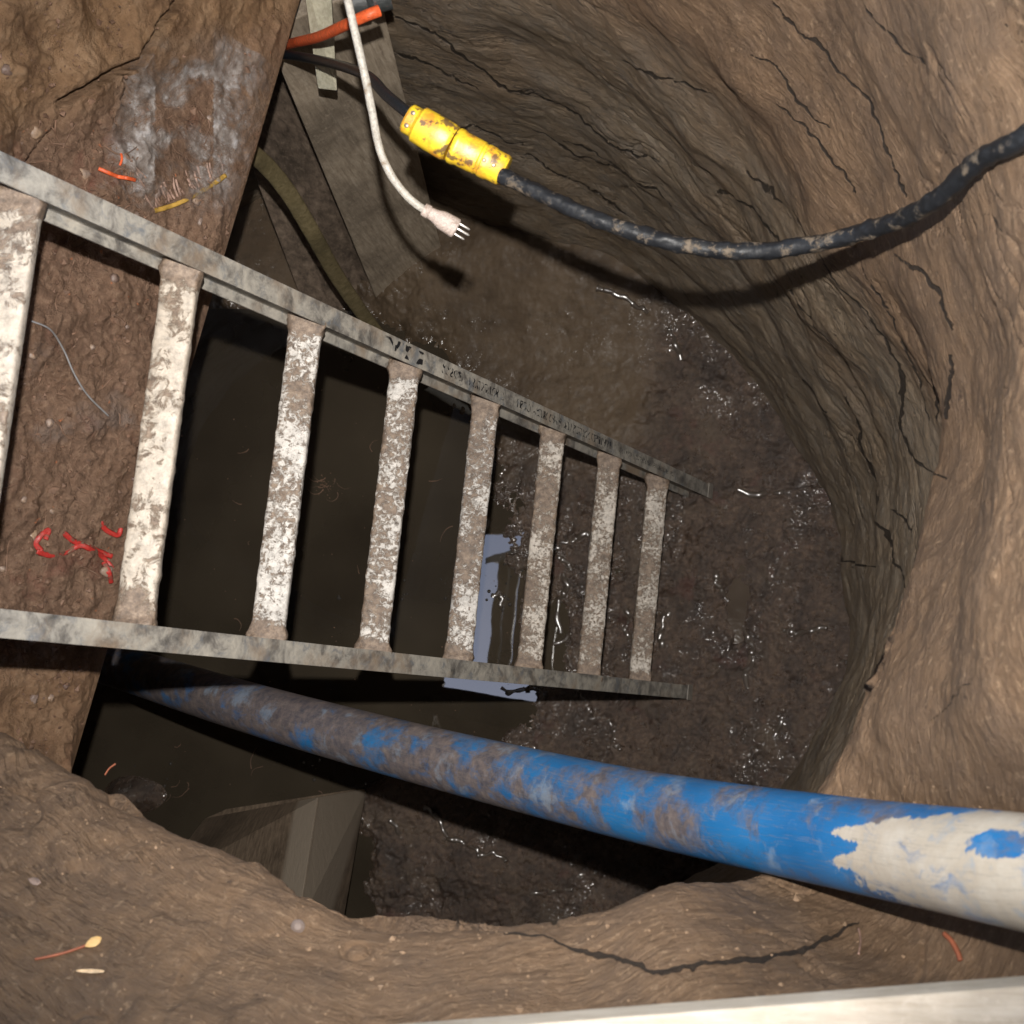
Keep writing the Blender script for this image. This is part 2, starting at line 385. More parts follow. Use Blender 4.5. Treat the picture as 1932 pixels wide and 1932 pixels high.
MC = mat_clay(); MM = mat_mud(); MD = mat_dirt(); MW = mat_water()
M_RAIL = mat_rail(); M_PIPE = mat_pipe(); M_YEL = mat_yellow()
M_BLK = mat_rubber("black_rubber", (.011, .012, .014), (.13, .10, .07), .60, .5, 34)
M_BLK2 = mat_rubber("thin_black_rubber", (.013, .016, .02), (.08, .07, .055), .2, .33, 40)
M_WHT = mat_rubber("white_cord_plastic", (.38, .355, .31), (.22, .17, .12), .45, .45, 55)
M_PLUG = mat_rubber("plug_plastic", (.37, .30, .26), (.25, .18, .14), .3, .45, 70)
M_ORG = mat_rubber("orange_plastic", (.72, .12, .035), (.35, .10, .05), .2, .45, 30)
M_RED = mat_rubber("red_plastic", (.42, .035, .028), (.13, .075, .05), .62, .4, 55)
M_PRONG = mat_plain("prong_metal", (.75, .72, .68), .25, .8)
M_STEEL = mat_plain("wire_metal", (.35, .35, .36), .35, .3)
M_YSTR = mat_plain("yellow_strip", (.36, .22, .045), .5, 0, .7, 45)
M_POST = mat_wood("weathered_post", (.22, .175, .13), (.36, .295, .22), (.50, .42, .33), (14, 14, 1.6))
M_DARKW = mat_wood("dark_muddy_wood", (.06, .047, .035), (.16, .12, .09), (.30, .23, .17), (6, 6, 3))
M_STAKE = mat_wood("pale_stake_wood", (.34, .32, .23), (.48, .45, .34), (.60, .57, .44), (18, 18, 2), .6, .3)
M_PALE = mat_wood("pale_board_wood", (.42, .35, .27), (.54, .465, .375), (.64, .57, .48), (2, 14, 14), .6, .3)
M_PLY = mat_wood("muddy_plywood", (.10, .062, .038), (.19, .12, .075), (.27, .18, .12), (4, 4, 30))
M_BLOCK = mat_wood("grey_sawn_timber", (.19, .16, .135), (.36, .315, .26), (.55, .48, .40), None, .55, .3)
M_STRAP = mat_wood("olive_webbing", (.10, .082, .040), (.17, .135, .068), (.24, .195, .11), (8, 8, 8))

# ------------------------------------------------------------------ clay walls (with the ground round the pit)
NX, NY = 1372.0, 1308.0
# spokes: floor pixel, lip (pixel, dz), outer1, outer2 as (px,py,dz)
def grow(fp, dz, k=1.0):               # straight up from a floor point, k = flare
    return (NX + (fp[0] - NX) * 3.9 / dz * k, NY + (fp[1] - NY) * 3.9 / dz * k, dz)
spk = []
def spoke(Fp, mids, L, outs): spk.append((Fp, mids, L, outs))
def auto(Fp, k=1.03, uk=(1.0, 1.0, 1.0), ldz=1.95):
    L = grow(Fp, ldz, k); m = [grow(Fp, 3.25, 1.0 * uk[0]), grow(Fp, 2.6, 1.0 * uk[1]), grow(Fp, 2.15, 1.01 * uk[2])]
    o1 = grow(Fp, ldz - .25, k * 1.06); o2 = grow(Fp, ldz - .5, k * 1.16)
    spoke(Fp, m, L, [o1, o2])
def lipped(Fp, L, o1, o2, under=.5):
    # wall mids run from the floor to just under the lip, staying outside it
    f = U(*Fp, 3.9); l = U(*L); c = np.array([0.0, 0.0])
    ms = []
    for dz, t in ((3.25, .25), (2.6, .55), (L[2] + .14, .86)):
        p = f * (1 - t) + l * t; p = p.copy(); p[2] = H - dz
        d = p[:2] - np.array(l[:2]) ; 
        X, Y = pix(p); ms.append((X, Y, dz))
    spoke(Fp, ms, L, [o1, o2])
# left (hidden under the board) -> top -> right -> bottom -> back
auto((60, 900)); auto((120, 620)); auto((360, 430)); auto((600, 350)); auto((800, 395)); auto((1000, 450), 1.04)
auto((1180, 510), 1.05); auto((1360, 660), 1.06); auto((1480, 820), 1.07)
spoke((1560, 980), [(1612, 905, 3.25), (1690, 800, 2.6), (1800, 742, 2.15)], (1775, 735, 1.98), [(1850, 640, 1.72), (2010, 440, 1.45)])
spoke((1590, 1130), [(1630, 1085, 3.25), (1700, 1010, 2.6), (1825, 965, 2.13)], (1756, 960, 1.95), [(1850, 900, 1.75), (2040, 760, 1.42)])
spoke((1585, 1300), [(1620, 1230, 3.25), (1675, 1190, 2.6), (1780, 1170, 2.10)], (1698, 1152, 1.92), [(1800, 1120, 1.72), (2060, 1050, 1.38)])
spoke((1530, 1420), [(1560, 1390, 3.25), (1610, 1370, 2.6), (1705, 1370, 2.06)], (1625, 1345, 1.9), [(1740, 1350, 1.70), (2040, 1370, 1.42)])
spoke((1450, 1530), [(1490, 1520, 3.25), (1530, 1500, 2.6), (1625, 1515, 2.03)], (1552, 1482, 1.90), [(1690, 1560, 1.82), (2000, 1700, 1.55)])
spoke((1330, 1640), [(1370, 1640, 3.25), (1420, 1640, 2.6), (1500, 1660, 2.0)], (1445, 1648, 1.86), [(1610, 1742, 1.80), (1850, 1975, 1.55)])
spoke((1180, 1710), [(1190, 1720, 3.25), (1230, 1740, 2.6), (1270, 1750, 1.9)], (1270, 1685, 1.72), [(1330, 1800, 1.58), (1480, 2060, 1.42)])
spoke((1000, 1760), [(1000, 1770, 3.25), (1010, 1790, 2.6), (1020, 1810, 1.86)], (1050, 1744, 1.68), [(1070, 1850, 1.56), (1130, 2090, 1.42)])
spoke((800, 1800), [(790, 1800, 3.25), (800, 1810, 2.6), (820, 1820, 1.86)], (840, 1750, 1.67), [(830, 1850, 1.56), (820, 2090, 1.42)])
spoke((560, 1800), [(560, 1810, 3.25), (570, 1810, 2.6), (590, 1790, 1.86)], (605, 1718, 1.67), [(560, 1830, 1.56), (480, 2090, 1.42)])
spoke((300, 1720), [(320, 1720, 3.25), (330, 1720, 2.6), (340, 1690, 1.9)], (372, 1605, 1.70), [(280, 1740, 1.58), (100, 2040, 1.44)])
spoke((100, 1600), [(120, 1600, 3.25), (130, 1600, 2.6), (130, 1590, 1.95)], (185, 1490, 1.75), [(80, 1610, 1.62), (-200, 1900, 1.48)])
spoke((-50, 1450), [(-60, 1460, 3.25), (-80, 1480, 2.6), (-120, 1500, 2.05)], (30, 1420, 1.80), [(-80, 1480, 1.70), (-480, 1650, 1.55)])
spoke((-60, 1250), [(-100, 1250, 3.25), (-200, 1250, 2.6), (-300, 1250, 2.15)], (-330, 1250, 1.95), [(-420, 1250, 1.75), (-700, 1250, 1.6)])
spoke((-20, 1080), [(-120, 1060, 3.25), (-250, 1050, 2.6), (-400, 1040, 2.15)], (-450, 1040, 1.95), [(-560, 1030, 1.75), (-800, 1000, 1.6)])
NS = len(spk)
rings = []
def ringpts(fn): return np.array([fn(s) for s in spk])
rings.append(ringpts(lambda s: U(*s[0], 3.9) - np.array([0, 0, .25])))
rings.append(ringpts(lambda s: U(*s[0], 3.9)))
for i in range(3): rings.append(ringpts(lambda s, i=i: U(*s[1][i])))
rings.append(ringpts(lambda s: U(*s[2])))
rings.append(ringpts(lambda s: U(*s[3][0])))
rings.append(ringpts(lambda s: U(*s[3][1])))
cen = rings[5][:, :2].mean(0)
def outw(P, d, z):
    v = P[:, :2] - cen; n = v / np.linalg.norm(v, axis=1)[:, None]
    return np.concatenate([P[:, :2] + n * d, np.full((len(P), 1), z)], 1)
rings.append(outw(rings[7], .35, H - 1.25)); rings.append(outw(rings[7], 1.6, H - 1.2)); rings.append(outw(rings[7], 60, H - 1.2))
R = np.array(rings)                                    # rings x spokes x 3
nsp = [20, 20, 30, 55, 70, 70, 80, 80, 80, 70, 60, 60, 60, 60, 70, 80, 80, 80, 80, 70, 60, 30, 15, 15]
A = np.transpose(R, (1, 0, 2)); A = catmull(A, nsp[:NS], closed=True); A = np.transpose(A, (1, 0, 2))
G = catmull(A[:9], [6, 110, 120, 100, 60, 80, 110, 36])
G = np.concatenate([G] + [(A[8] + (A[9] - A[8]) * t)[None] for t in (.25, .5, .75, 1)] + [A[10:11]])
n, m = G.shape[:2]
ds = np.concatenate([[0], np.cumsum(np.linalg.norm(np.diff(A[5], axis=0), axis=1))])
dv = np.concatenate([np.zeros((1, m)), np.cumsum(np.linalg.norm(np.diff(G, axis=0), axis=2), axis=0)])
vv = dv - dv[406][None]                                # height along the profile measured from the lip
uu = np.broadcast_to(ds[None], (n, m))
du = np.roll(G, -1, 1) - np.roll(G, 1, 1); dvv = np.gradient(G, axis=0)
Nm = np.cross(du, dvv); Nm /= np.linalg.norm(Nm, axis=2)[..., None] + 1e-9
toC = np.concatenate([cen[None, None] - G[..., :2], (H - G[..., 2:])], -1)
Nm *= np.sign((Nm * toC).sum(-1))[..., None]
x, y, z = G[..., 0], G[..., 1], G[..., 2]
wx = fbm(x * 2.2, y * 2.2, z * 2.2, 3)
st = fbm(uu * 2.6 + wx * .7, vv * 9 + wx * 2.4, 0, 5, .5)          # bedding ridges
disp = .024 * fbm(x * 3, y * 3, z * 3, 3) + .0042 * st * sstep(-.5, .6, fbm(x * 2.1 + 3, y * 2.1, z * 2.1, 2) + .3) + .0026 * fbm(x * 14, y * 14, z * 14, 3) + .0018 * fbm(x * 45, y * 45, z * 45, 3)
# open bedding cracks
cr = np.abs(fbm(uu * 1.5 + 9, vv * 7 + wx * 1.6, 3.3, 3, .5)); msk = sstep(.05, .3, fbm(x * 1.9 + 5, y * 1.9, z * 1.9, 2))
up_ = sstep(-1.9, -1.0, vv)
disp -= .006 * (1 - sstep(.004, .05, cr)) * msk
cr2 = np.abs(fbm(uu * 2.5 + 30, vv * 16 + wx * 2.4, 8.3, 3, .5)); msk2 = sstep(0.0, .25, fbm(x * 2.3 + 15, y * 2.3, z * 2.3, 2)) * (1 - sstep(-.1, .05, vv))
disp -= .004 * (1 - sstep(.006, .06, cr2)) * msk2
PX, PY = pix(G)
def seglines(pl, wpx, ragged=7):
    d = np.full(PX.shape, 1e9); jx = PX + ragged * fbm(PX / 38, PY / 38, 0, 3); jy = PY + ragged * fbm(PX / 38 + 50, PY / 38, 0, 3)
    for (ax, ay), (bx, by) in zip(pl[:-1], pl[1:]):
        ex, ey = bx - ax, by - ay; L2 = ex * ex + ey * ey
        t = np.clip(((jx - ax) * ex + (jy - ay) * ey) / L2, 0, 1)
        d = np.minimum(d, np.hypot(jx - ax - t * ex, jy - ay - t * ey))
    return 1 - sstep(wpx * .35, wpx, d)
facing = (Nm * (CAM - G)).sum(-1) > 0
low_ = z < 2.15
def crack(pl, wpx, depth, near):
    global disp
    mk = seglines(pl, wpx) * ((~low_ | (vv > -.12)) if near else (vv < -.02)) * facing
    disp = disp - depth * mk
CR = [
 ([(952, 1772), (1020, 1778), (1090, 1795), (1160, 1812), (1250, 1843), (1330, 1824), (1440, 1812), (1530, 1790), (1620, 1757)], 5.0),
 ([(1181, 107), (1216, 120), (1238, 131), (1271, 145), (1306, 167), (1346, 182)], 2.0),
 ([(1418, 100), (1446, 115), (1466, 132), (1486, 160), (1503, 190), (1531, 220), (1561, 240)], 2.0),
 ([(1466, 192), (1496, 215), (1526, 240), (1556, 275), (1581, 305), (1601, 340), (1611, 365)], 2.2),
 ([(1451, 5), (1471, 35), (1496, 70), (1536, 95), (1566, 130), (1596, 165), (1621, 200), (1641, 245), (1661, 295), (1676, 345), (1691, 380)], 2.4),
 ([(1621, 10), (1666, 65), (1701, 105), (1741, 137)], 2.0),
 ([(1350, 365), (1401, 382), (1431, 400), (1456, 425), (1481, 450)], 2.2),
 ([(966, 175), (996, 178), (1066, 210), (1131, 250), (1181, 280), (1246, 305)], 1.7),
 ([(966, 240), (1016, 260), (1091, 300), (1156, 320), (1226, 350), (1266, 390)], 1.7),
 ([(1060, 270), (1120, 290), (1190, 330)], 1.3), ([(980, 300), (1050, 330), (1130, 370), (1180, 410)], 1.4),
 ([(1688, 480), (1711, 495), (1736, 510), (1761, 550), (1776, 590), (1783, 625)], 3.4),
 ([(1651, 590), (1681, 645), (1706, 690), (1716, 740), (1718, 800), (1731, 850), (1756, 885), (1775, 902)], 3.4),
 ([(1783, 670), (1788, 740), (1786, 790)], 2.0), ([(1506, 710), (1541, 750), (1566, 775)], 2.0),
 ([(1596, 750), (1621, 800), (1641, 870), (1661, 940), (1661, 979), (1681, 1019), (1691, 1059), (1711, 1109)], 3.0),
 ([(1681, 959), (1706, 974), (1721, 1004)], 1.8), ([(1406, 325), (1446, 355), (1476, 385)], 1.8),
 ([(720, 20), (765, 50), (820, 65), (880, 120), (950, 170), (1000, 185)], 2.2), ([(700, 95), (780, 112), (840, 150), (900, 170)], 1.5),
 ([(820, 230), (900, 250), (980, 290)], 1.4), ([(1831, 410), (1851, 408), (1881, 440)], 2.2), ([(1881, 25), (1906, 55), (1932, 80)], 2.0),
 ([(1746, 1359), (1796, 1324), (1856, 1284)], 1.6), ([(1500, 540), (1560, 620), (1600, 700)], 1.5), ([(1560, 470), (1600, 540), (1650, 590)], 1.5),
 ([(1640, 500), (1700, 600), (1740, 700), (1765, 790)], 1.3), ([(1580, 1020), (1600, 1060), (1640, 1070)], 1.5)]
rag = 4.5
jx = PX + rag * fbm(PX / 26, PY / 26, 0, 3); jy = PY + rag * fbm(PX / 26 + 50, PY / 26, 0, 3)
crk = np.full(PX.shape, 1e3)
for pl, w_ in CR:
    Lt = sum(math.dist(a_, b_) for a_, b_ in zip(pl[:-1], pl[1:])); acc = 0
    for (ax, ay), (bx, by) in zip(pl[:-1], pl[1:]):
        ex, ey = bx - ax, by - ay; L2 = ex * ex + ey * ey
        t = np.clip(((jx - ax) * ex + (jy - ay) * ey) / L2, 0, 1); al = (acc + t * L2**.5) / Lt; acc += L2**.5
        wl = w_ * (.35 + .65 * np.sin(np.clip(al, 0, 1) * np.pi)) * (.75 + .5 * perlin(PX / 17, PY / 17) ** 2 + .4 * perlin(PX / 40, PY / 40))
        crk = np.minimum(crk, np.hypot(jx - ax - t * ex, jy - ay - t * ey) - wl)

# ragged mounds and rubble on the lower left rim
disp += .006 * sstep(.1, .5, fbm(x * 9, y * 9, z * 9, 3)) * (1 - sstep(450, 700, PX)) * sstep(1350, 1450, PY) * (vv > -.1)
far = sstep(.5, 2.0, vv)
G = G + Nm * (disp * (1 - far) * sstep(0, .2, dv))[..., None]
damp = np.clip(sstep(-.05, -.5, vv) * .72 + .28 * sstep(-1.0, -1.7, vv), 0, 1)
damp *= 1 - .25 * sstep(1400, 1700, PX) * sstep(900, 500, PY)
uv = np.stack([uu, vv], -1).reshape(-1, 2)
o = mesh_obj("clay_ground", G.reshape(-1, 3), grid_faces(n, m, True), MC, uv=uv, attrs={"damp": damp.ravel(), "crk": np.clip(crk, -6, 30).ravel()})
structure(o, "brown clay wall and rim of the dug pit with layered cracks")

# ------------------------------------------------------------------ pit floor: mud and standing water
c0 = U(-420, 150, H); c1 = U(1900, 2050, H)
xs = np.arange(min(c0[0], c1[0]), max(c0[0], c1[0]), .0038); ys = np.arange(min(c0[1], c1[1]), max(c0[1], c1[1]), .0038)
X, Y = np.meshgrid(xs, ys); Pf = np.stack([X, Y, 0 * X], -1); PX, PY = pix(Pf)
xb = np.interp(PY, [350, 470, 600, 800, 900, 1050, 1200, 1370, 1440, 1500, 1740, 1900], [640, 700, 790, 880, 945, 970, 975, 1000, 840, 690, 675, 640])
e = PX - xb + 40 * fbm(PX / 90, PY / 90, 0, 5, .65)
silt = (1 - sstep(1180, 1290, PX + 60 * fbm(PX / 150, PY / 150, 4, 3))) * (1 - sstep(780, 960, PY))
lump = fbm(X * 9, Y * 9, 1, 5, .6); ridg = 1 - np.abs(fbm(X * 16, Y * 16, 5, 4, .55)) * 2
hgt = -.055 + .066 * sstep(-120, 60, e) + .05 * sstep(0, 500, e)
hgt += (.017 * lump + .010 * ridg * (fbm(X * 5, Y * 5, 7, 2) > -.1)) * (1 - .9 * silt) * sstep(-60, 60, e)
hgt += .0028 * fbm(X * 45, Y * 45, 2, 3, .6) * (1 - .85 * silt)
hgt += .10 * sstep(1380, 1650, PX) * sstep(200, 600, PY) + .10 * silt * sstep(700, 480, PY)
def blob(cx, cy, rx, ry, a): 
    global hgt
    hgt = hgt + a * np.exp(-(((PX - cx) / rx)**2 + ((PY - cy) / ry)**2))
blob(1392, 1150, 26, 80, -.050); blob(1310, 1060, 14, 60, -.02); blob(1250, 1150, 30, 50, -.03)
blob(1050, 1180, 25, 60, -.05); blob(950, 1640, 130, 60, .05); blob(760, 1560, 50, 60, .03); blob(1160, 1080, 30, 60, -.02)
blob(735, 1495, 42, 30, .07); blob(270, 1500, 60, 35, .09); blob(230, 1510, 50, 60, .06)
hgt -= .02 * (np.abs(PY - 925 - 12 * fbm(PX / 60, 0 * PX, 0, 2)) < 5) * (PX > 1400) * (PX < 1570)
Pf[..., 2] = hgt
o = mesh_obj("mud_floor", Pf.reshape(-1, 3), grid_faces(*X.shape), MM, attrs={"silt": silt.ravel(), "wet": np.exp(-((hgt - .004) / .009)**2).ravel()})
structure(o, "wet dark brown mud on the pit floor")
a = [U(-420, 150, H), U(1900, 150, H), U(1900, 2050, H), U(-420, 2050, H)]
o = mesh_obj("water", np.array(a), [[3, 2, 1, 0]], MW, smooth=False); structure(o, "dark standing water in the pit bottom")

sqm = NB("wet_glint_water"); MSQ = sqm.done((.08, .062, .048), .32, sqm.bump(sqm.noise(sqm.tc.outputs['Object'], 120, 2), .25, .002), spec=1.0, ior=2.0)
def floor_pt(px, py, lift):
    p = U(px, py, H); i = int(np.clip((p[1] - ys[0]) / .0038, 0, len(ys) - 1)); j = int(np.clip((p[0] - xs[0]) / .0038, 0, len(xs) - 1))
    return U(px, py, H - max(hgt[i, j], 0) - lift)
SQ = [[(1348, 1075), (1352, 1100), (1362, 1118), (1374, 1135)], [(1378, 1130), (1392, 1150), (1400, 1180), (1412, 1200), (1420, 1222), (1418, 1250), (1408, 1270), (1412, 1300)],
      [(1048, 1040), (1060, 1026), (1080, 1020), (1100, 1010), (1112, 1006)], [(1050, 1050), (1070, 1060), (1078, 1076)], [(1062, 1080), (1070, 1105), (1058, 1130), (1050, 1160), (1058, 1195)],
      [(1042, 1215), (1060, 1210), (1078, 1196)], [(1182, 1150), (1190, 1165), (1180, 1185), (1188, 1205)], [(1262, 1155), (1250, 1170), (1244, 1200), (1250, 1222)],
      [(1125, 545), (1150, 550), (1180, 562), (1205, 578), (1222, 590)], [(1262, 620), (1275, 650), (1285, 680)], [(800, 1525), (822, 1535), (845, 1580)], [(735, 1545), (748, 1560), (754, 1575)],
      [(845, 1580), (870, 1590), (895, 1600), (905, 1612)], [(900, 1614), (930, 1610), (955, 1625)], [(1478, 1350), (1470, 1372), (1460, 1392)], [(1480, 1190), (1500, 1196), (1530, 1190), (1560, 1185)],
      [(930, 1130), (940, 1120), (950, 1130), (942, 1145)], [(1150, 1360), (1160, 1380), (1158, 1400), (1170, 1415)], [(948, 1300), (960, 1310), (990, 1300)], [(1000, 1690), (1040, 1680), (1080, 1678)], [(1390, 925), (1430, 935), (1470, 930), (1510, 930), (1560, 922)]]
trk = thing("wet_trickle", "thin shiny trickles of water running over the dark mud beside the ladder foot", "water trickle", None)
for q_, pl in enumerate(SQ):
    pl2 = []
    for (ax, ay), (bx, by) in zip(pl[:-1], pl[1:]):
        for f in (0, .33, .66): pl2.append((ax + (bx - ax) * f + random.uniform(-3, 3), ay + (by - ay) * f + random.uniform(-3, 3)))
    pl2.append(pl[-1])
    sweep("trickle", [floor_pt(x_, y_, .001) for x_, y_ in pl2], [random.uniform(.0035, .0095) for _ in pl2], MSQ, trk, seg=10, n_per=5, flat=.7)
ring_ = []
for q in range(26):
    t = q / 26 * 2 * np.pi; ring_.append(U(1386 + 46 * math.cos(t), 1130 + 85 * math.sin(t), H - .034))
k = NB("silty_puddle_water"); MP_ = k.done(k.ramp(k.noise(k.tc.outputs['Object'], 9, 4), [(.3, (.06, .045, .034)), (.7, (.10, .078, .06))]), .03, k.bump(k.noise(k.tc.outputs['Object'], 30, 2), .05, .01), spec=.7)
o = mesh_obj("puddle", np.array(ring_), [list(range(26))[::-1]], MP_, smooth=False); structure(o, "small brown puddle in the mud to the right of the ladder foot")
# bubbles floating along the water's edge
BV = []; BF = []
def add_ball(c, r, V, Fc, seg=10, rg=5):
    b = len(V)
    for i in range(rg + 1):
        t = i / rg * np.pi / 2
        for j in range(seg):
            ph = j / seg * 2 * np.pi; V.append([c[0] + r * math.cos(t) * math.cos(ph), c[1] + r * math.cos(t) * math.sin(ph), c[2] + r * .8 * math.sin(t)])
    for i in range(rg):
        for j in range(seg):
            Fc.append([b + i * seg + j, b + i * seg + (j + 1) % seg, b + (i + 1) * seg + (j + 1) % seg, b + (i + 1) * seg + j])
for (cx, cy, sp, cnt) in [(945, 1125, 26, 22), (850, 1110, 14, 6), (1180, 1405, 20, 9), (935, 690, 30, 10), (1155, 1390, 16, 6), (300, 1480, 22, 5), (590, 1450, 14, 6), (690, 1490, 6, 4), (1110, 905, 12, 5), (1255, 830, 10, 4), (770, 1115, 12, 4), (640, 1125, 4, 2)]:
    for q in range(cnt):
        p = U(cx + random.gauss(0, sp), cy + random.gauss(0, sp), H - .001); add_ball(p, random.uniform(.002, .0065), BV, BF)
k = NB("bubble_film"); MB_ = k.done((.05, .045, .04), .03, spec=1.0, ior=1.9)
o = mesh_obj("bubbles", np.array(BV), BF, MB_); tag(o, "tiny wet bubbles scattered on the dark water", None, kind='stuff')

# ------------------------------------------------------------------ ladder
O = CAM + RW @ np.array([-0.493, 0.366, -2.062])
u_ = RW @ np.array([0.48, -0.15, -0.864]); u_ /= np.linalg.norm(u_)
r_ = RW @ np.array([-0.104, -0.988, 0.114]); r_ -= u_ * (r_ @ u_); r_ /= np.linalg.norm(r_)
n_ = np.cross(u_, r_); 
if n_ @ (CAM - O) < 0: n_ = -n_
LW = .541; UE = 2.13; U0 = -1.25
lad = thing("ladder", "long muddy aluminium ladder standing in the water and leaning out of the pit", "ladder", None)
def rail(side):
    s = -1 if side == 0 else 1; y0 = 0 if side == 0 else LW
    o1 = O + r_ * (y0 + s * .012)
    # I section: web and two flanges
    W2 = .0185; Dp = .036; t = .0042
    sec = [(-W2, Dp), (W2, Dp), (W2, Dp - t), (t/2, Dp - t - .001), (t/2, -Dp + t + .001), (W2, -Dp + t), (W2, -Dp), (-W2, -Dp), (-W2, -Dp + t), (-t/2, -Dp + t + .001), (-t/2, Dp - t - .001), (-W2, Dp - t)]
    ue = UE if side == 0 else UE - .02
    A_ = [o1 + u_ * U0 + r_ * a + n_ * b for a, b in sec]; B_ = [o1 + u_ * ue + r_ * a + n_ * b for a, b in sec]
    return prism("rail", A_, B_, M_RAIL, lad, bev=.0008)
ra = rail(0); rb = rail(1)
ra['label'] = "upper rail with small worn black print along its face"; rb['label'] = "lower rail nearest the blue pipe"
# worn printed marks on the upper rail
def decal(ua, ub, hgt_, cell, name):
    k = NB("worn_black_print"); sx = k.n.new("ShaderNodeSeparateXYZ"); k.L(k.tc.outputs['UV'], sx.inputs[0])
    n1 = k.noise(k.map(k.tc.outputs['UV'], (1 / cell, 1 / cell, 1)), .9, 0, .5); st_ = k.ramp(k.math('ABSOLUTE', k.math('SUBTRACT', n1, .5)), [(.045, 1.0), (.06, 0.0)])
    fr = k.math('FRACT', k.math('DIVIDE', sx.outputs[0], cell)); gap = k.ramp(fr, [(.16, 0.0), (.2, 1.0)], 'CONSTANT')
    wd = k.ramp(k.noise(k.map(k.tc.outputs['UV'], (1 / cell / 6, 0, 1)), 1.0, 1), [(.40, 0.0), (.42, 1.0)])
    f = k.math('MULTIPLY', k.math('MULTIPLY', st_, gap), wd)
    f = k.math('MULTIPLY', f, k.ramp(k.noise(k.tc.outputs['Object'], 90, 3), [(.36, .2), (.46, 1.0)]))
    tr = k.n.new("ShaderNodeBsdfTransparent"); mx = k.n.new("ShaderNodeMixShader"); out = k.n["Material Output"]
    k.done((.014, .014, .016), .5); k.L(f, mx.inputs[0]); k.L(tr.outputs[0], mx.inputs[1]); k.L(k.b.outputs[0], mx.inputs[2]); k.L(mx.outputs[0], out.inputs[0])
    P_ = [O + r_ * (-.012 + b_) + u_ * a_ + n_ * (.036 + .0006) for a_, b_ in ((ua, -hgt_/2), (ub, -hgt_/2), (ub, hgt_/2), (ua, hgt_/2))]
    return mesh_obj(name, np.array(P_), [[0, 1, 2, 3]], k.m, ra, uv=np.array([(ua, 0), (ub, 0), (ub, hgt_), (ua, hgt_)]), smooth=False)
decal(.47, .62, .026, .034, "printed_marks"); decal(.68, 1.45, .017, .015, "printed_marks"); decal(1.50, 1.85, .011, .009, "printed_marks")
M_RG = [mat_alu("rung_metal_clean", .20, (.46, .40, .33), .9), mat_alu("rung_metal_muddy", .34, (.56, .53, .49), 2.3), mat_alu("rung_metal_caked", .44, (.50, .45, .39), 2.6)]
up_r = np.array([0, 0, 1.0]) - r_ * r_[2]; up_r = up_r + n_ * .22; up_r -= r_ * (up_r @ r_); up_r /= np.linalg.norm(up_r); tr_ = np.cross(up_r, r_)
def rung(i):
    c = O + u_ * (i * .305)
    nl = 150; na = 28
    sN = np.linspace(-.014, LW + .014, nl); a = np.linspace(0, 2 * np.pi, na, endpoint=False)
    ca, sa = np.cos(a), np.sin(a)
    hw, hh = .0275, .0135
    ex = .42
    ux = np.sign(ca) * np.abs(ca)**ex * hw; nx = np.sign(sa) * np.abs(sa)**ex * hh
    mudf = [.10, .16, .8, .85, .9, 1.0, 1.0, 1.0, 1.0][min(i + 2, 8)]
    X_, A2 = np.meshgrid(sN, a, indexing='ij')
    nz = fbm(X_ * 38 + i * 7.7, np.cos(A2) * .9 + i, np.sin(A2) * .9, 4, .6)
    ends = np.exp(-((X_) / .02)**2) + np.exp(-((X_ - LW) / .02)**2)
    dsp = .0019 * mudf * np.maximum(nz, -.2) + ends * .005 * (1 + nz)
    V = c + r_ * X_[..., None] + tr_ * (ux[None] + ca[None] * dsp)[..., None] + up_r * (nx[None] + sa[None] * dsp)[..., None]
    mt = M_RG[0] if i <= 0 else (M_RG[1] if i <= 3 else M_RG[2])
    o = mesh_obj("rung", V.reshape(-1, 3), grid_faces(nl, na, True), mt, lad, attrs={"endm": np.clip(ends, 0, 1).ravel()})
    return o
for i in range(-3, 7): rung(i)
# worn rubber end caps
for s_, y0 in ((-1, -.012), (1, LW + .012)):
    boxf("foot_cap", O + u_ * (UE - (.0 if s_ < 0 else .02)) + r_ * y0, u_, r_, n_, (-.03, -.021, .0368), (.004, .021, .0395), mat_plain("end_cap_grey" , (.20, .18, .155), .6), lad, .001)

# ------------------------------------------------------------------ mud covered board on the left
ea = UD(585, -40, 2.42); eb = UD(128, 1480, 2.36)
ea = U(585, -60, 2.40); eb = U(124, 1495, 2.40)
ed = eb - ea; eL = np.linalg.norm(ed); ed /= eL
ref = U(-10, 700, 2.06) - U(370, 690, 2.40); ref -= ed * (ref @ ed); bw = np.linalg.norm(ref); ref /= bw
bn = np.cross(ed, ref); bn *= np.sign(bn[2])
brd = thing("muddy_board", "broad mud covered sheet of plywood lying under the ladder at left", "board", None)
boxf("plywood_sheet", ea, ed, ref, bn, (-.12, 0.0, -.028), (eL + .3, .95, -.002), M_PLY, brd, .002)
ss = np.arange(-.10, eL + .28, .0036); tt = np.arange(.004, 1.0, .0036)
S_, T_ = np.meshgrid(ss, tt, indexing='ij')
Pm = ea + ed * S_[..., None] + ref * T_[..., None]; MX, MY = pix(Pm)
edge = sstep(0, .05, T_)
hh = .004 + edge * (.012 + .014 * fbm(S_ * 9, T_ * 9, 2, 5, .6) + .010 * np.maximum(fbm(S_ * 30, T_ * 30, 3, 4, .6), 0))
hh += .045 * sstep(.10, .6, T_) * sstep(-.1, .5, fbm(S_ * 3.1, T_ * 3.1, 1, 3))
top = sstep(330, 180, MY + .45 * MX)                       # firm clay shoulder in the top left
hh += top * (.035 + .012 * fbm(S_ * 6, T_ * 6, 9, 4)) * sstep(.05, .25, T_)
flat_ = np.exp(-(((MX - 380) / 120)**4 + ((MY - 200) / 190)**4)); hh -= flat_ * .5 * (hh - .010)
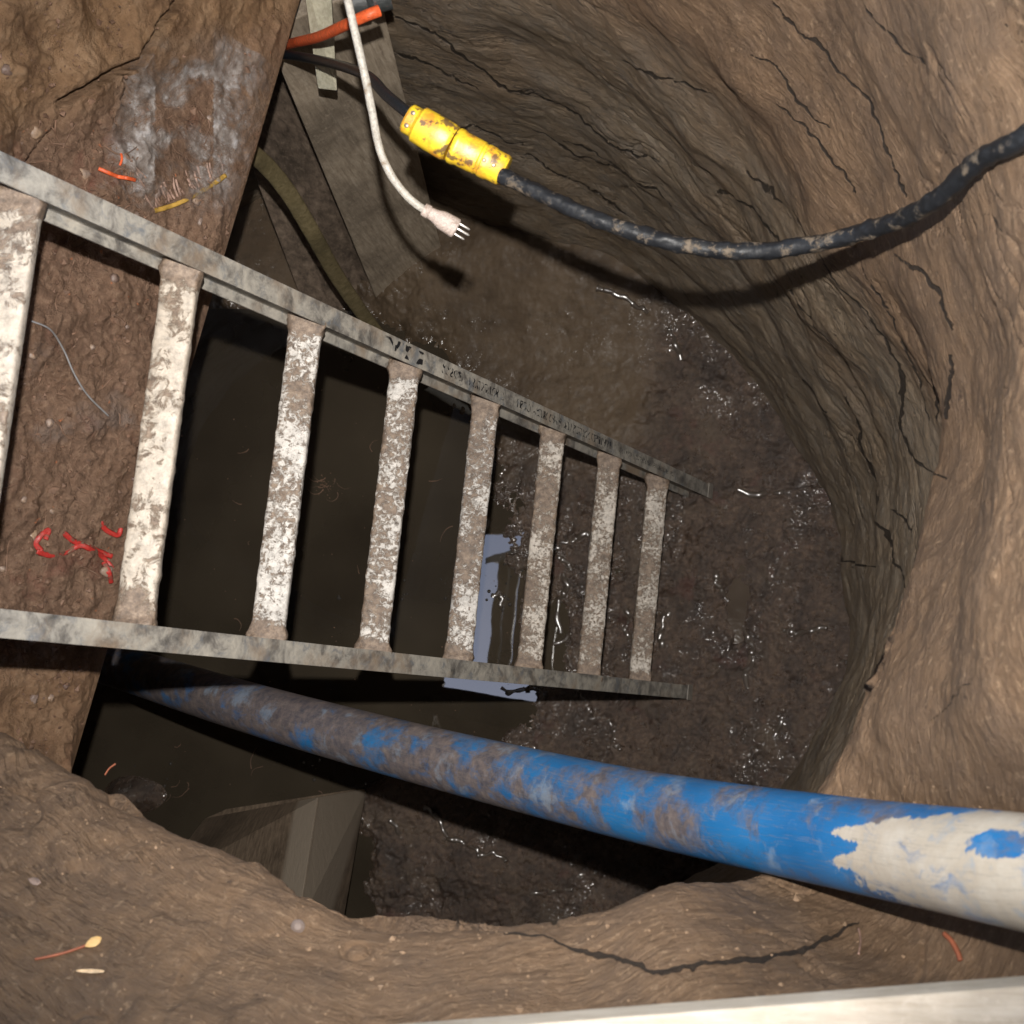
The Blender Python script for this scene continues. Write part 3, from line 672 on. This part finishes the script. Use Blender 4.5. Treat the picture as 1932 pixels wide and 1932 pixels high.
hh += .05 * sstep(1330, 1500, MY) * edge
for pl, wd in (([(325, -20), (262, 60), (235, 120), (160, 150), (95, 195)], 6), ([(215, 150), (225, 180), (222, 190)], 6), ([(90, 250), (60, 290), (20, 330)], 6)):
    d = np.full(MX.shape, 1e9)
    for (ax, ay), (bx, by) in zip(pl[:-1], pl[1:]):
        ex, ey = bx - ax, by - ay; t = np.clip(((MX - ax) * ex + (MY - ay) * ey) / (ex * ex + ey * ey), 0, 1)
        jx = 4 * fbm(MX / 30, MY / 30, 0, 2)
        d = np.minimum(d, np.hypot(MX + jx - ax - t * ex, MY - ay - t * ey))
    hh -= .07 * (1 - sstep(3, wd + 5, d))
hh = np.maximum(hh, .001)
hh = hh * sstep(0.0, .006, T_)
Pm = Pm + bn * hh[..., None]
clayf = np.clip(top * .95 + sstep(1180, 1300, MY) * .6 + .5 * sstep(300, 560, MX) * sstep(500, 100, MY), 0, 1)
o = mesh_obj("mud", Pm.reshape(-1, 3), grid_faces(*S_.shape)[:, ::-1], MD, brd, attrs={"clay": clayf.ravel()})
def onboard(px, py, lift=.0):          # point of the mud surface seen at a pixel
    v = ray(px, py); t = ((ea - CAM) @ bn) / (v @ bn); p = CAM + v * t
    s0 = (p - ea) @ ed; t0 = (p - ea) @ ref
    i = int(np.clip(round((s0 + .10) / .0036), 0, len(ss) - 1)); j = int(np.clip(round((t0 - .004) / .0036), 0, len(tt) - 1))
    h = hh[i, j]
    t = ((ea + bn * (h + lift) - CAM) @ bn) / (v @ bn); return CAM + v * t

# stones and crumbs of dirt on the board (uncountable)
def crumbs(name, pts, sizes, mat, label):
    V = []; Fc = []
    ico = [(-1, 0, 0), (1, 0, 0), (0, -1, 0), (0, 1, 0), (0, 0, -1), (0, 0, 1)]
    fc = [(0, 2, 5), (2, 1, 5), (1, 3, 5), (3, 0, 5), (2, 0, 4), (1, 2, 4), (3, 1, 4), (0, 3, 4)]
    for p, s in zip(pts, sizes):
        b = len(V); q = rng.normal(size=(3, 3)); q, _ = np.linalg.qr(q); sc3 = rng.uniform(.5, 1.2, 3)
        for v in ico: V.append(p + (q @ (np.array(v) * sc3)) * s)
        for f in fc: Fc.append([b + k for k in f])
    o = mesh_obj(name, np.array(V), Fc, mat, smooth=False); tag(o, label, None, kind='stuff'); return o
pts = []; sz = []
for q in range(2600):
    px, py = random.uniform(-40, 560), random.uniform(-20, 1480)
    if px > 572 - .29 * py - 14: continue
    if py < 330 and px > 250 and random.random() < .75: continue
    pts.append(onboard(px, py, .001)); sz.append(min(.010, .0014 + random.expovariate(1 / .0019)))
crumbs("dirt_crumbs", pts, sz, mat_plain("dirt_crumb", (.17, .10, .065), .7, 0, .6, 60), "loose dirt crumbs and small stones on the muddy board")
pts = []; sz = []
Gf = G.reshape(-1, 3); gx, gy = pix(Gf); vis = (gy > 1480) & (gy < 1990) & (gx > -20) & (gx < 1950) & (vv.ravel() > 0.02) & (vv.ravel() < .6)
idx = np.nonzero(vis)[0]
for q in rng.choice(idx, 1200):
    if (gx[q] < 420 and gy[q] < 1650) or (gx[q] > 1650 and rng.random() < .9) or rng.random() < .3: pts.append(Gf[q]); sz.append(min(.007, .0008 + rng.exponential(.0011)))
crumbs("clay_crumbs", pts, sz, mat_plain("clay_crumb", (.22, .145, .088), .8, 0, .5, 60), "small loose clay crumbs on the rim of the pit")

# litter on the board
def ribbon(name, pxs, wd, mat, label, cat, surf=onboard, lift=.004, flat=.3, n_per=8, **kw):
    P_ = [surf(x_, y_, lift) for x_, y_ in pxs]
    o = sweep(name, P_, wd, mat, seg=8, n_per=n_per, flat=flat, **kw); 
    return tag(o, label, cat) if label else o
rd = thing("plastic_ribbon", "tangled bright red plastic ribbon half buried in the dirt beside the ladder", "ribbon", None)
for pl in ([(78, 1040), (68, 1025), (80, 1008), (92, 1000), (86, 1018)], [(70, 1040), (95, 1048), (125, 1042), (150, 1030), (170, 1036), (195, 1052), (212, 1072)],
           [(120, 1005), (140, 1022), (165, 1030), (190, 1042), (212, 1050)], [(190, 985), (200, 1000), (222, 1010), (228, 996)], [(196, 1060), (205, 1080), (210, 1100)]):
    o = ribbon("strand", pl, .0044, M_RED, None, None, lift=.0015, bump=.002); o.parent = rd
ribbon("steel_wire", [(60, 606), (95, 622), (120, 660), (140, 705), (165, 745), (205, 785)], .0016, M_STEEL, "thin bent grey wire lying on the dirt between two ladder rungs", "wire", lift=.008, flat=1)
ribbon("orange_cord_scrap", [(186, 318), (205, 326), (222, 333), (240, 336), (256, 340)], .0034, M_ORG, "short scrap of orange plastic pressed in the dirt above the ladder rail", "scrap", lift=.006)
ribbon("orange_thread", [(226, 312), (230, 300), (228, 288)], .002, M_ORG, "tiny orange thread standing in the dirt above the ladder rail", "scrap", lift=.006)
# torn woven sack scrap with a yellow hem
sk = thing("sack_scrap", "torn pale woven scrap with a yellow hem stuck in the mud above the ladder", "scrap", None)
M_SACK = mat_plain("pale_woven_plastic", (.30, .19, .145), .6, 0, .6, 70)
for q in range(24):
    f = q / 23; x0, y0 = 290 + f * 132, 394 - f * 62
    ln = 26 + 14 * math.sin(q * 1.7)
    o = ribbon("thread", [(x0, y0), (x0 - 5 - 2 * math.sin(q), y0 - ln * .5), (x0 - 10, y0 - ln)], .0021, M_SACK, None, None, lift=.0012, n_per=5); o.parent = sk
for q in range(5):
    o = ribbon("thread", [(288 - q * 3, 392 - q * 14), (276 - q * 4, 372 - q * 13), (262 - q * 4, 340 - q * 10)], .0018, M_SACK, None, None, lift=.003, n_per=5); o.parent = sk
o = ribbon("hem", [(290, 398), (325, 388), (360, 372), (395, 352), (426, 330)], .0042, M_YSTR, None, None, lift=.0015, flat=.4, bump=.0012); o.parent = sk
# smear of bluish plastic film
k = NB("plastic_film")
_o = k.tc.outputs['Object']; _n = k.noise(_o, 11, 8, .72, .8); _f = k.math('MULTIPLY', k.ramp(_n, [(.40, 0.0), (.56, .85)]), k.attr("cover"))
_tr = k.n.new("ShaderNodeBsdfTransparent"); _mx = k.n.new("ShaderNodeMixShader"); _out = k.n["Material Output"]
k.done(k.ramp(k.noise(_o, 34, 7, .75), [(.35, (.18, .14, .12)), (.52, (.33, .29, .265)), (.66, (.55, .54, .55))]), .28, k.bump(k.noise(_o, 40, 6, .7), .9, .008), spec=.8)
k.L(_f, _mx.inputs[0]); k.L(_tr.outputs[0], _mx.inputs[1]); k.L(k.b.outputs[0], _mx.inputs[2]); k.L(_mx.outputs[0], _out.inputs[0])
i0, i1 = [int(round((((onboard(*p) - ea) @ ed) + .10) / .0036)) for p in ((420, 60), (300, 420))]; j0, j1 = [int(round((((onboard(*p) - ea) @ ref) - .004) / .0036)) for p in ((500, 200), (195, 260))]
SP = Pm[i0:i1, j0:j1]; fx, fy = pix(SP); 
cov = np.exp(-(((fx - 345 + .25 * (fy - 230)) / 125)**6 + ((fy - 235) / 150)**6))
cov *= sstep(-.5, .1, fbm(fx / 60, fy / 60, 3, 4) + .9 * (np.abs(fx - 345) > 55) - .25)
o = mesh_obj("plastic_film", (SP + bn * (.003 + .004 * np.abs(fbm(fx / 22, fy / 22, 1, 3)))[..., None]).reshape(-1, 3), grid_faces(*fx.shape)[:, ::-1], k.m, attrs={"cover": cov.ravel()})
tag(o, "crumpled translucent plastic film plastered on the mud at the top of the board", "film")
# pebbles pressed into the mud of the board
peb = []; pes = []
for q in range(60):
    px, py = random.uniform(-10, 500), random.uniform(120, 1450)
    if px > 560 - .29 * py - 20: continue
    peb.append(onboard(px, py, -.001)); pes.append(random.uniform(.004, .012))
PV = []; PF = []
for p, s_ in zip(peb, pes):
    b = len(PV); sq3 = rng.uniform(.6, 1.2, 3); ang = rng.uniform(0, 3.1)
    for a_ in range(7):
        th = a_ / 6 * np.pi
        for c_ in range(10):
            ph = c_ / 10 * 2 * np.pi; v = np.array([math.sin(th) * math.cos(ph + ang) * sq3[0], math.sin(th) * math.sin(ph + ang) * sq3[1], math.cos(th) * .5]) * s_ * (1 + .15 * math.sin(3 * ph + a_))
            PV.append(p + ed * v[0] + ref * v[1] + bn * v[2])
    for a_ in range(6):
        for c_ in range(10): PF.append([b + a_ * 10 + c_, b + (a_ + 1) * 10 + c_, b + (a_ + 1) * 10 + (c_ + 1) % 10, b + a_ * 10 + (c_ + 1) % 10])
k = NB("pebble_mix"); MPB = k.done(k.ramp(k.noise(k.tc.outputs['Object'], 12, 5, .7), [(.35, (.10, .055, .04)), (.5, (.24, .18, .15)), (.65, (.36, .24, .15))]), .45, k.bump(k.noise(k.tc.outputs['Object'], 70, 5), .6, .005))
o = mesh_obj("pebbles", np.array(PV), PF, MPB); tag(o, "small muddy pebbles pressed into the dirt on the board", None, kind='stuff')

def thread_litter(name, surf, boxes, cnt, mat, label, rr, ln):
    V = []; Fc = []
    for q in range(cnt):
        bx_ = random.choice(boxes); px, py = random.uniform(bx_[0], bx_[1]), random.uniform(bx_[2], bx_[3])
        if surf is onboard and px > 560 - .29 * py - 40: continue
        an = random.uniform(0, 6.28); cv = random.uniform(-.5, .5); pts_ = []; L_ = random.uniform(*ln)
        for t in range(7):
            pts_.append(surf(px, py, random.uniform(-.001, .0035))); px += math.cos(an) * L_ / 6; py += math.sin(an) * L_ / 6; an += cv + random.uniform(-.35, .35)
        C_ = catmull(np.array(pts_), 3); T_2 = np.gradient(C_, axis=0); T_2 /= np.linalg.norm(T_2, axis=1)[:, None] + 1e-9
        S_2 = np.cross(T_2, np.array([0, 0, 1.0])); S_2 /= np.linalg.norm(S_2, axis=1)[:, None] + 1e-9; N_2 = np.cross(S_2, T_2); b = len(V); r0 = random.uniform(*rr)
        for i_ in range(len(C_)):
            r1 = r0 * (1 - .8 * i_ / len(C_))
            for c_ in range(5):
                a_ = c_ / 5 * 2 * np.pi; V.append(C_[i_] + S_2[i_] * math.cos(a_) * r1 + N_2[i_] * math.sin(a_) * r1)
        for i_ in range(len(C_) - 1):
            for c_ in range(5): Fc.append([b + i_ * 5 + c_, b + i_ * 5 + (c_ + 1) % 5, b + (i_ + 1) * 5 + (c_ + 1) % 5, b + (i_ + 1) * 5 + c_])
    o = mesh_obj(name, np.array(V), Fc, mat); tag(o, label, None, kind='stuff')
M_RT = mat_plain("fine_root", (.17, .10, .065), .7, 0, .7, 12)
thread_litter("fine_roots", onboard, [(0, 260, 400, 1250), (60, 420, 200, 420)], 150, M_RT, "fine brown roots and fibres tangled in the dirt on the board", (.0006, .0022), (20, 90))
thread_litter("floating_fibres", lambda a, b, l: U(a, b, H - .002), [(420, 900, 700, 1200), (600, 640, 900, 935), (250, 620, 1400, 1500)], 26, M_RT, "thin fibres and scum floating on the dark water", (.0008, .0018), (10, 45))
pts = [U(615 + random.gauss(0, 9), 918 + random.gauss(0, 10), H - .002) for q in range(40)] + [U(random.uniform(330, 960), random.uniform(700, 1480), H - .001) for q in range(90)]
crumbs("floating_scum", pts, [random.uniform(.0008, .003) for _ in pts], M_RT, "brown specks of scum floating on the dark water")

# ------------------------------------------------------------------ blue pipe
pp = [(2330, 1730, 1.08), (2100, 1680, 1.19), (1932, 1645, 1.30), (1600, 1592, 1.63), (1250, 1530, 2.03), (1000, 1474, 2.32), (750, 1412, 2.62), (550, 1358, 2.88), (400, 1314, 3.12), (250, 1266, 3.45), (150, 1234, 3.7)]
o = sweep("water_pipe", [UD(*p) for p in pp], .0545, M_PIPE, seg=64, n_per=24)
co_ = np.zeros(len(o.data.vertices) * 3); o.data.vertices.foreach_get("co", co_); qx, qy = pix(co_.reshape(-1, 3))
cm = sstep(1560, 1640, qx - 18 * np.sin(qy / 9.0)) * (1 - sstep(1650, 1730, qy - .48 * (qx - 1600) + 40)) 
cm = np.maximum(cm, sstep(1745, 1790, qx)); cm *= sstep(1528, 1566, qy + .10 * (qx - 1700))
cm *= 1 - .95 * np.exp(-(((qx - 1890) / 75)**2 + ((qy - 1592) / 30)**4)); 
at_ = o.data.attributes.new("coat", 'FLOAT', 'POINT'); at_.data.foreach_set("value", cm.astype(np.float32))
tag(o, "thick muddy blue plastic pipe slanting from the lower right rim down into the water", "pipe")

# ------------------------------------------------------------------ cables, plug, connector
dzc = 2.05
cab = [(2060, 150, 1.36), (1932, 258, 1.42), (1850, 302, 1.50), (1770, 372, 1.60), (1700, 415, 1.70), (1620, 440, 1.78), (1530, 462, 1.83), (1420, 474, 1.87), (1310, 466, 1.89), (1200, 440, 1.91), (1100, 403, 1.93), (1020, 365, 1.95), (945, 330, 1.97)]
o = sweep("heavy_cable", [UD(*p) for p in cab], [.0155] + [.0112] * 11 + [.0105], M_BLK, seg=20, n_per=30, wob=.002, bump=.0030)
tag(o, "thick dirty black rubber cable hanging across the clay wall", "cable")
thin = [(400, 90, 3.1), (480, 100, 2.95), (545, 104, 2.72), (620, 118, 2.45), (690, 142, 2.2), (730, 180, 2.1), (772, 215, 2.04), (790, 228, 2.03)]
o = sweep("thin_cable", [UD(*p) for p in thin], .0088, M_BLK2, seg=16, n_per=16)
tag(o, "thin smooth black cable running from behind the board to the yellow connector", "cable")
def lathe(name, p0, p1, prof, mat, parent=None, seg=32, sq=1.0, up=None, flat=1.0):
    p0 = np.asarray(p0); ax = np.asarray(p1) - p0; L = np.linalg.norm(ax); ax /= L
    upv = (CAM - p0) if up is None else up; s = np.cross(ax, upv); s /= np.linalg.norm(s); t = np.cross(s, ax)
    a = np.linspace(0, 2 * np.pi, seg, endpoint=False); ca, sa = np.cos(a), np.sin(a)
    cx_ = np.sign(ca) * np.abs(ca)**sq; sx_ = np.sign(sa) * np.abs(sa)**sq * flat
    V = []
    for (f, r) in prof:
        V += list(p0 + ax * L * f + s * (cx_ * r)[:, None] + t * (sx_ * r)[:, None])
    n_ = len(prof); V = np.array(V); Fl = grid_faces(n_, seg, True).tolist()
    Fl.append(list(range(seg))[::-1]); Fl.append([(n_ - 1) * seg + j for j in range(seg)])
    o = mesh_obj(name, V, Fl, mat, parent)
    o.data.set_sharp_from_angle(angle=math.radians(32))
    return o
con = thing("cable_connector", "yellow two piece plug connector joining the black cables", "connector", None)
a0 = UD(768, 222, 2.03); am = UD(853, 272, 2.03); a1 = UD(955, 324, 2.03)
am2 = am + (a1 - am) * .03
lathe("plug_body", a0, am, [(0, .010), (.0, .0195), (.04, .0225), (.20, .0225), (.24, .0245), (.27, .0275), (.60, .0285), (.93, .0285), (.97, .027), (1, .0255)], M_YEL, con, 36, .72)
lathe("socket_body", am2, a1, [(0, .0262), (.03, .0275), (.10, .0275), (.14, .0258), (.50, .0255), (.52, .0238), (.56, .0238), (.58, .0252), (.70, .0252), (.74, .0236), (.94, .0236), (.99, .021), (1, .013)], M_YEL, con, 36, .72)
axd = (am - a0) / np.linalg.norm(am - a0)
for q, (f, rr_) in enumerate(((.30, 1), (.42, -1))):
    pass
# small moulded ribs and screws on the connector
tow = (CAM - am) / np.linalg.norm(CAM - am); sd = np.cross(axd, tow); sd /= np.linalg.norm(sd); tow = np.cross(sd, axd)
for f, sdv in ((.12, -.010), (.12, .010)):
    p = a0 + (am - a0) * f + sd * sdv + tow * .0215; lathe("screw", p, p + tow * .003, [(0, .0035), (.8, .0035), (1, .002)], mat_plain("screw_metal", (.25, .2, .15), .4, .5), con.children[0], 12, 1, up=axd)
for f in (.62, .80):
    p = am2 + (a1 - am2) * f + tow * .0225
    lathe("screw", p, p + tow * .004, [(0, .0032), (.8, .0032), (1, .002)], mat_plain("screw_metal", (.25, .2, .15), .4, .5), con.children[1], 12, 1, up=axd)

wc = [(640, -60, 1.88), (656, 0, 1.88), (672, 70, 1.89), (688, 140, 1.9), (702, 210, 1.92), (716, 280, 1.94), (738, 330, 1.95), (768, 370, 1.96), (803, 398, 1.97)]
cord = thing("power_cord", "dirty white power cord hanging down with its three pin plug in the air", "power cord", None)
sweep("cord", [UD(*p) for p in wc], .0056, M_WHT, cord, seg=16, n_per=20, bump=.0006, flat=.8)
pa = UD(798, 394, 1.97); pb = UD(812, 402, 1.97); pc = UD(862, 432, 1.98)
plug = lathe("plug", pa, pc, [(0, .0075), (.02, .0095), (.17, .0098), (.2, .0085), (.35, .0095), (.55, .0135), (.9, .0145), (.97, .0143), (1, .012)], M_PLUG, cord, 28, .7, flat=.72)
axp = (pc - pa) / np.linalg.norm(pc - pa); sp_ = np.cross(axp, CAM - pc); sp_ /= np.linalg.norm(sp_); tp_ = np.cross(sp_, axp)
for (sx_, tx_, ln, rr_) in ((-.0085, .002, .0165, .0016), (.0075, .002, .0165, .0016), (-.001, -.004, .020, .0020)):
    p = pc + sp_ * sx_ + tp_ * tx_; lathe("prong", p - axp * .002, p + axp * ln, [(0, rr_), (.85, rr_), (1, rr_ * .5)], M_PRONG, plug, 10)
o = sweep("orange_hose", [UD(*p) for p in [(440, 112, 3.1), (500, 96, 2.9), (550, 82, 2.7), (600, 70, 2.45), (650, 48, 2.3), (690, 30, 2.25), (716, 20, 2.25)]], [.0095] * 6 + [.0098], M_ORG, seg=18, n_per=14)
tag(o, "short orange hose poking out from behind the board's top edge", "hose")

hc = lathe("pipe_coupling", UD(655, 8, 2.5), UD(735, -12, 2.5), [(0, .020), (.1, .026), (.45, .026), (.5, .021), (.6, .028), (1, .028)], mat_rubber("grey_coupling_rubber", (.05, .055, .055), (.25, .07, .05), .4, .5, 30), None, 24)
tag(hc, "dark grey muddy coupling behind the orange hose at the top", "coupling")
# ------------------------------------------------------------------ timbers in the top left
def beam(name, q0, q1, depthv, mat, parent=None, bev=.004):
    """q0,q1: two (left,right) pixel/depth pairs at the ends; depthv pushes the back face away"""
    A_ = [UD(*q0[0]), UD(*q0[1])]; B_ = [UD(*q1[0]), UD(*q1[1])]
    ax = B_[0] - A_[0]; sd_ = A_[1] - A_[0]; nb = np.cross(ax, sd_); nb /= np.linalg.norm(nb)
    if nb @ (CAM - A_[0]) > 0: nb = -nb
    return prism(name, A_ + [A_[1] + nb * depthv, A_[0] + nb * depthv], B_ + [B_[1] + nb * depthv, B_[0] + nb * depthv], mat, parent, bev)
o = beam("wooden_post", ((500, 60, 2.75), (712, -30, 2.75)), ((715, 575, 4.2), (842, 505, 4.2)), .12, M_POST); tag(o, "thick weathered grey brown post standing in the corner behind the cords", "post")
o = beam("timber_plank", ((370, 40, 3.25), (545, 100, 3.25)), ((620, 700, 4.35), (735, 610, 4.35)), .05, M_DARKW); tag(o, "dark muddy plank leaning to the left of the weathered post", "plank")
o = beam("wooden_stake", ((568, -60, 2.50), (622, -66, 2.50)), ((600, 168, 2.72), (636, 172, 2.70)), .035, M_STAKE, bev=.003); tag(o, "pale greenish square stake hanging down in front of the post", "stake")
st_pts = [(470, 285, 2.8), (505, 315, 2.9), (545, 365, 3.0), (590, 440, 3.15), (635, 520, 3.4), (690, 600, 3.7), (720, 640, 3.85)]
o = sweep("hose_strap", [UD(*p) for p in st_pts], .019, M_STRAP, seg=16, n_per=12, flat=.35, bump=.001); tag(o, "flattened olive brown hose running down beside the dark plank", "hose")

# ------------------------------------------------------------------ sawn timber block low on the left
near = [U(345, 1610, 3.30), U(470, 1740, 3.10), U(563, 1750, 3.0), U(650, 1735, 3.15)]
Aq = [U(392, 1532, 3.93), U(515, 1488, 3.99), U(598, 1500, 3.93), U(690, 1488, 3.99)]
A_ = [U(290, 1670, 3.62), U(562, 1752, 3.12), U(648, 1738, 3.58), U(420, 1780, 3.9)]
B_ = [U(385, 1545, 3.93), U(600, 1504, 3.50), U(692, 1488, 3.95), U(512, 1488, 4.00)]
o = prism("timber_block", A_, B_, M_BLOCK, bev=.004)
_uvl = o.data.uv_layers.new(name="UVMap")
ax_ = (B_[1] - A_[1]); ax_ /= np.linalg.norm(ax_); wv_ = (A_[1] - A_[0]); wv_ -= ax_ * (wv_ @ ax_); wv_ /= np.linalg.norm(wv_)
for lp in o.data.loops:
    p = np.array(o.data.vertices[lp.vertex_index].co); _uvl.data[lp.index].uv = ((p - A_[1]) @ ax_ * 2, (p - A_[1]) @ wv_ * 14)
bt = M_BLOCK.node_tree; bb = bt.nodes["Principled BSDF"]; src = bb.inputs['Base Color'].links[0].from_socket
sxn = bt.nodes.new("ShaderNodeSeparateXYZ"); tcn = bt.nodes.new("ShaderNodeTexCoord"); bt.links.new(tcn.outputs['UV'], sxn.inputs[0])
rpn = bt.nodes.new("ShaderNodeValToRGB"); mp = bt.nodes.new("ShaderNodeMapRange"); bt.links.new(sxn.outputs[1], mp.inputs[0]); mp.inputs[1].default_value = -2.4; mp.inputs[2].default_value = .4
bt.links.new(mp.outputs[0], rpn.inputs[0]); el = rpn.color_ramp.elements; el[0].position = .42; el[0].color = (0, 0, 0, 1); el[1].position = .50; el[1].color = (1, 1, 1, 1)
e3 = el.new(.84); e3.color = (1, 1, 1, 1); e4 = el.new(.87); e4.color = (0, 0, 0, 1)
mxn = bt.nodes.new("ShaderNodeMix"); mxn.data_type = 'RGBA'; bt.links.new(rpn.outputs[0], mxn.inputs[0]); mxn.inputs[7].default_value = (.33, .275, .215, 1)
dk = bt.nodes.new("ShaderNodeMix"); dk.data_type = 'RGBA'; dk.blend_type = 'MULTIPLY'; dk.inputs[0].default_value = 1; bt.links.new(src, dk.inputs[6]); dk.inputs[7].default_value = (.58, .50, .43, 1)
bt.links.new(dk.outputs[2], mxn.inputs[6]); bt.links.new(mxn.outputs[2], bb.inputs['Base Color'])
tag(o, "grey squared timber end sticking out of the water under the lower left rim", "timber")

# ------------------------------------------------------------------ pale board across the near rim
f0 = U(560, 1966, 1.28); f1 = U(2050, 1852, 1.28)
d_ = f1 - f0; Ld = np.linalg.norm(d_); d_ /= Ld; zz = np.array([0, 0, 1.0]); sdn = np.cross(d_, zz)
if (U(1200, 2100, 1.28) - f0) @ sdn < 0: sdn = -sdn
o = boxf("pale_board", f0, d_, sdn, zz, (-.5, 0, -.045), (Ld + .5, .14, 0.0), M_PALE, None, .003); tag(o, "pale clean sawn board lying along the bottom edge of the pit", "board")

# ------------------------------------------------------------------ small litter on the near rim
from mathutils.bvhtree import BVHTree
gobj = bpy.data.objects["clay_ground"]
bv = BVHTree.FromPolygons([tuple(map(float, v)) for v in Gf[400 * m:620 * m]], [tuple(map(int, f)) for f in grid_faces(220, m, True)])
def onrim(px, py, lift=0.0):
    v = ray(px, py); v = v / np.linalg.norm(v); h = bv.ray_cast(Vector(CAM), Vector(v))
    if h[0] is None: return U(px, py, 1.6)
    return np.array(h[0]) - v * lift
def leaf(px, py, ang, ln, wd, mat, name, label, cat, parent=None):
    c, s = math.cos(ang), math.sin(ang); V = []; 
    prof = [(-1, .05), (-.6, .6), (0, 1), (.6, .75), (1, .1)]
    for t, w_ in prof:
        for q in (-1, 0, 1):
            x_ = px + c * t * ln - s * q * w_ * wd; y_ = py + s * t * ln + c * q * w_ * wd
            V.append(onrim(x_, y_, .004 + (.003 if q else 0) + .002 * abs(t)))
    Fc = []
    for i in range(4):
        for j in range(2): Fc.append([i * 3 + j, i * 3 + j + 1, (i + 1) * 3 + j + 1, (i + 1) * 3 + j])
    o = mesh_obj(name, np.array(V), Fc, mat, parent)
    m_ = o.modifiers.new("t", 'SOLIDIFY'); m_.thickness = .0008
    return tag(o, label, cat) if label else o
M_LEAF = mat_plain("dry_leaf", (.62, .40, .16), .6); M_TWIG = mat_plain("red_brown_twig", (.32, .10, .05), .6); M_SPL = mat_plain("pale_splinter", (.75, .55, .34), .6)
lf = thing("fallen_leaf", "small dry yellow leaf with a reddish stalk on the lower left rim", "leaf", None)
leaf(176, 1777, -.5, 17, 9, M_LEAF, "blade", None, None, lf)
o = sweep("stalk", [onrim(x_, y_, .002) for x_, y_ in [(165, 1783), (130, 1795), (100, 1803), (66, 1810)]], .0016, M_TWIG, lf, seg=8, n_per=6)
leaf(170, 1832, .02, 26, 3.2, M_SPL, "wood_splinter", "thin pale wood splinter below the dry leaf", "splinter")
ribbon("twig", [(1782, 1762), (1795, 1775), (1806, 1795), (1812, 1812)], .003, M_TWIG, "small curved brown root near the pale board at right", "root", surf=onrim, lift=.003, flat=1)
ribbon("fibre", [(1620, 1752), (1624, 1775), (1620, 1800)], .0014, M_SACK, "faint pale fibre hanging at the end of the long rim crack", "fibre", surf=onrim, lift=.002, flat=1)
ribbon("root", [(198, 1462), (206, 1450), (218, 1441)], .0010, M_TWIG, "thin brown root sticking up over the lower left rim", "root", surf=lambda a, b, l: U(a, b, 1.74), flat=1)
leaf(65, 1662, .3, 12, 7, mat_plain("grey_stone", (.28, .2, .16), .8), "stone_flake", "small flat grey flake lying on the lower left rim", "stone")
lathe("pebble", onrim(562, 1748, -.004), onrim(562, 1748, .008), [(0, .004), (.3, .0085), (.7, .008), (1, .004)], mat_plain("grey_pebble", (.17, .13, .11), .7), None, 14)
tag(bpy.data.objects["pebble"], "dark grey pebble set in the near rim under the timber block", "pebble")

# ------------------------------------------------------------------ cover over the pit (leaves one opening to the sky, seen mirrored in the water)
hz = H + 1.3
def rp(px, py):                     # where the water's mirror image of a pixel meets the cover
    kx, ky = (U(px, py, 1.0) - CAM)[:2]; return np.array([kx, ky]) * (H + hz)
q = np.array([rp(792, 1010), rp(1010, 1010), rp(1010, 1395), rp(792, 1395)]); lo = q.min(0); hi = q.max(0)
M_ROOF = mat_plain("dark_roof_timber", (.08, .065, .05), .8)
rf = thing("roof_cover", "dark timber cover above the pit", "roof", None); rf['kind'] = 'structure'
ez = np.eye(3)
for (a, b) in (((-6, -6), (lo[0], 6)), ((hi[0], -6), (6, 6)), ((lo[0], -6), (hi[0], lo[1])), ((lo[0], hi[1]), (hi[0], 6))):
    boxf("roof_board", np.zeros(3), *ez, (a[0], a[1], hz), (b[0], b[1], hz + .05), M_ROOF, rf)
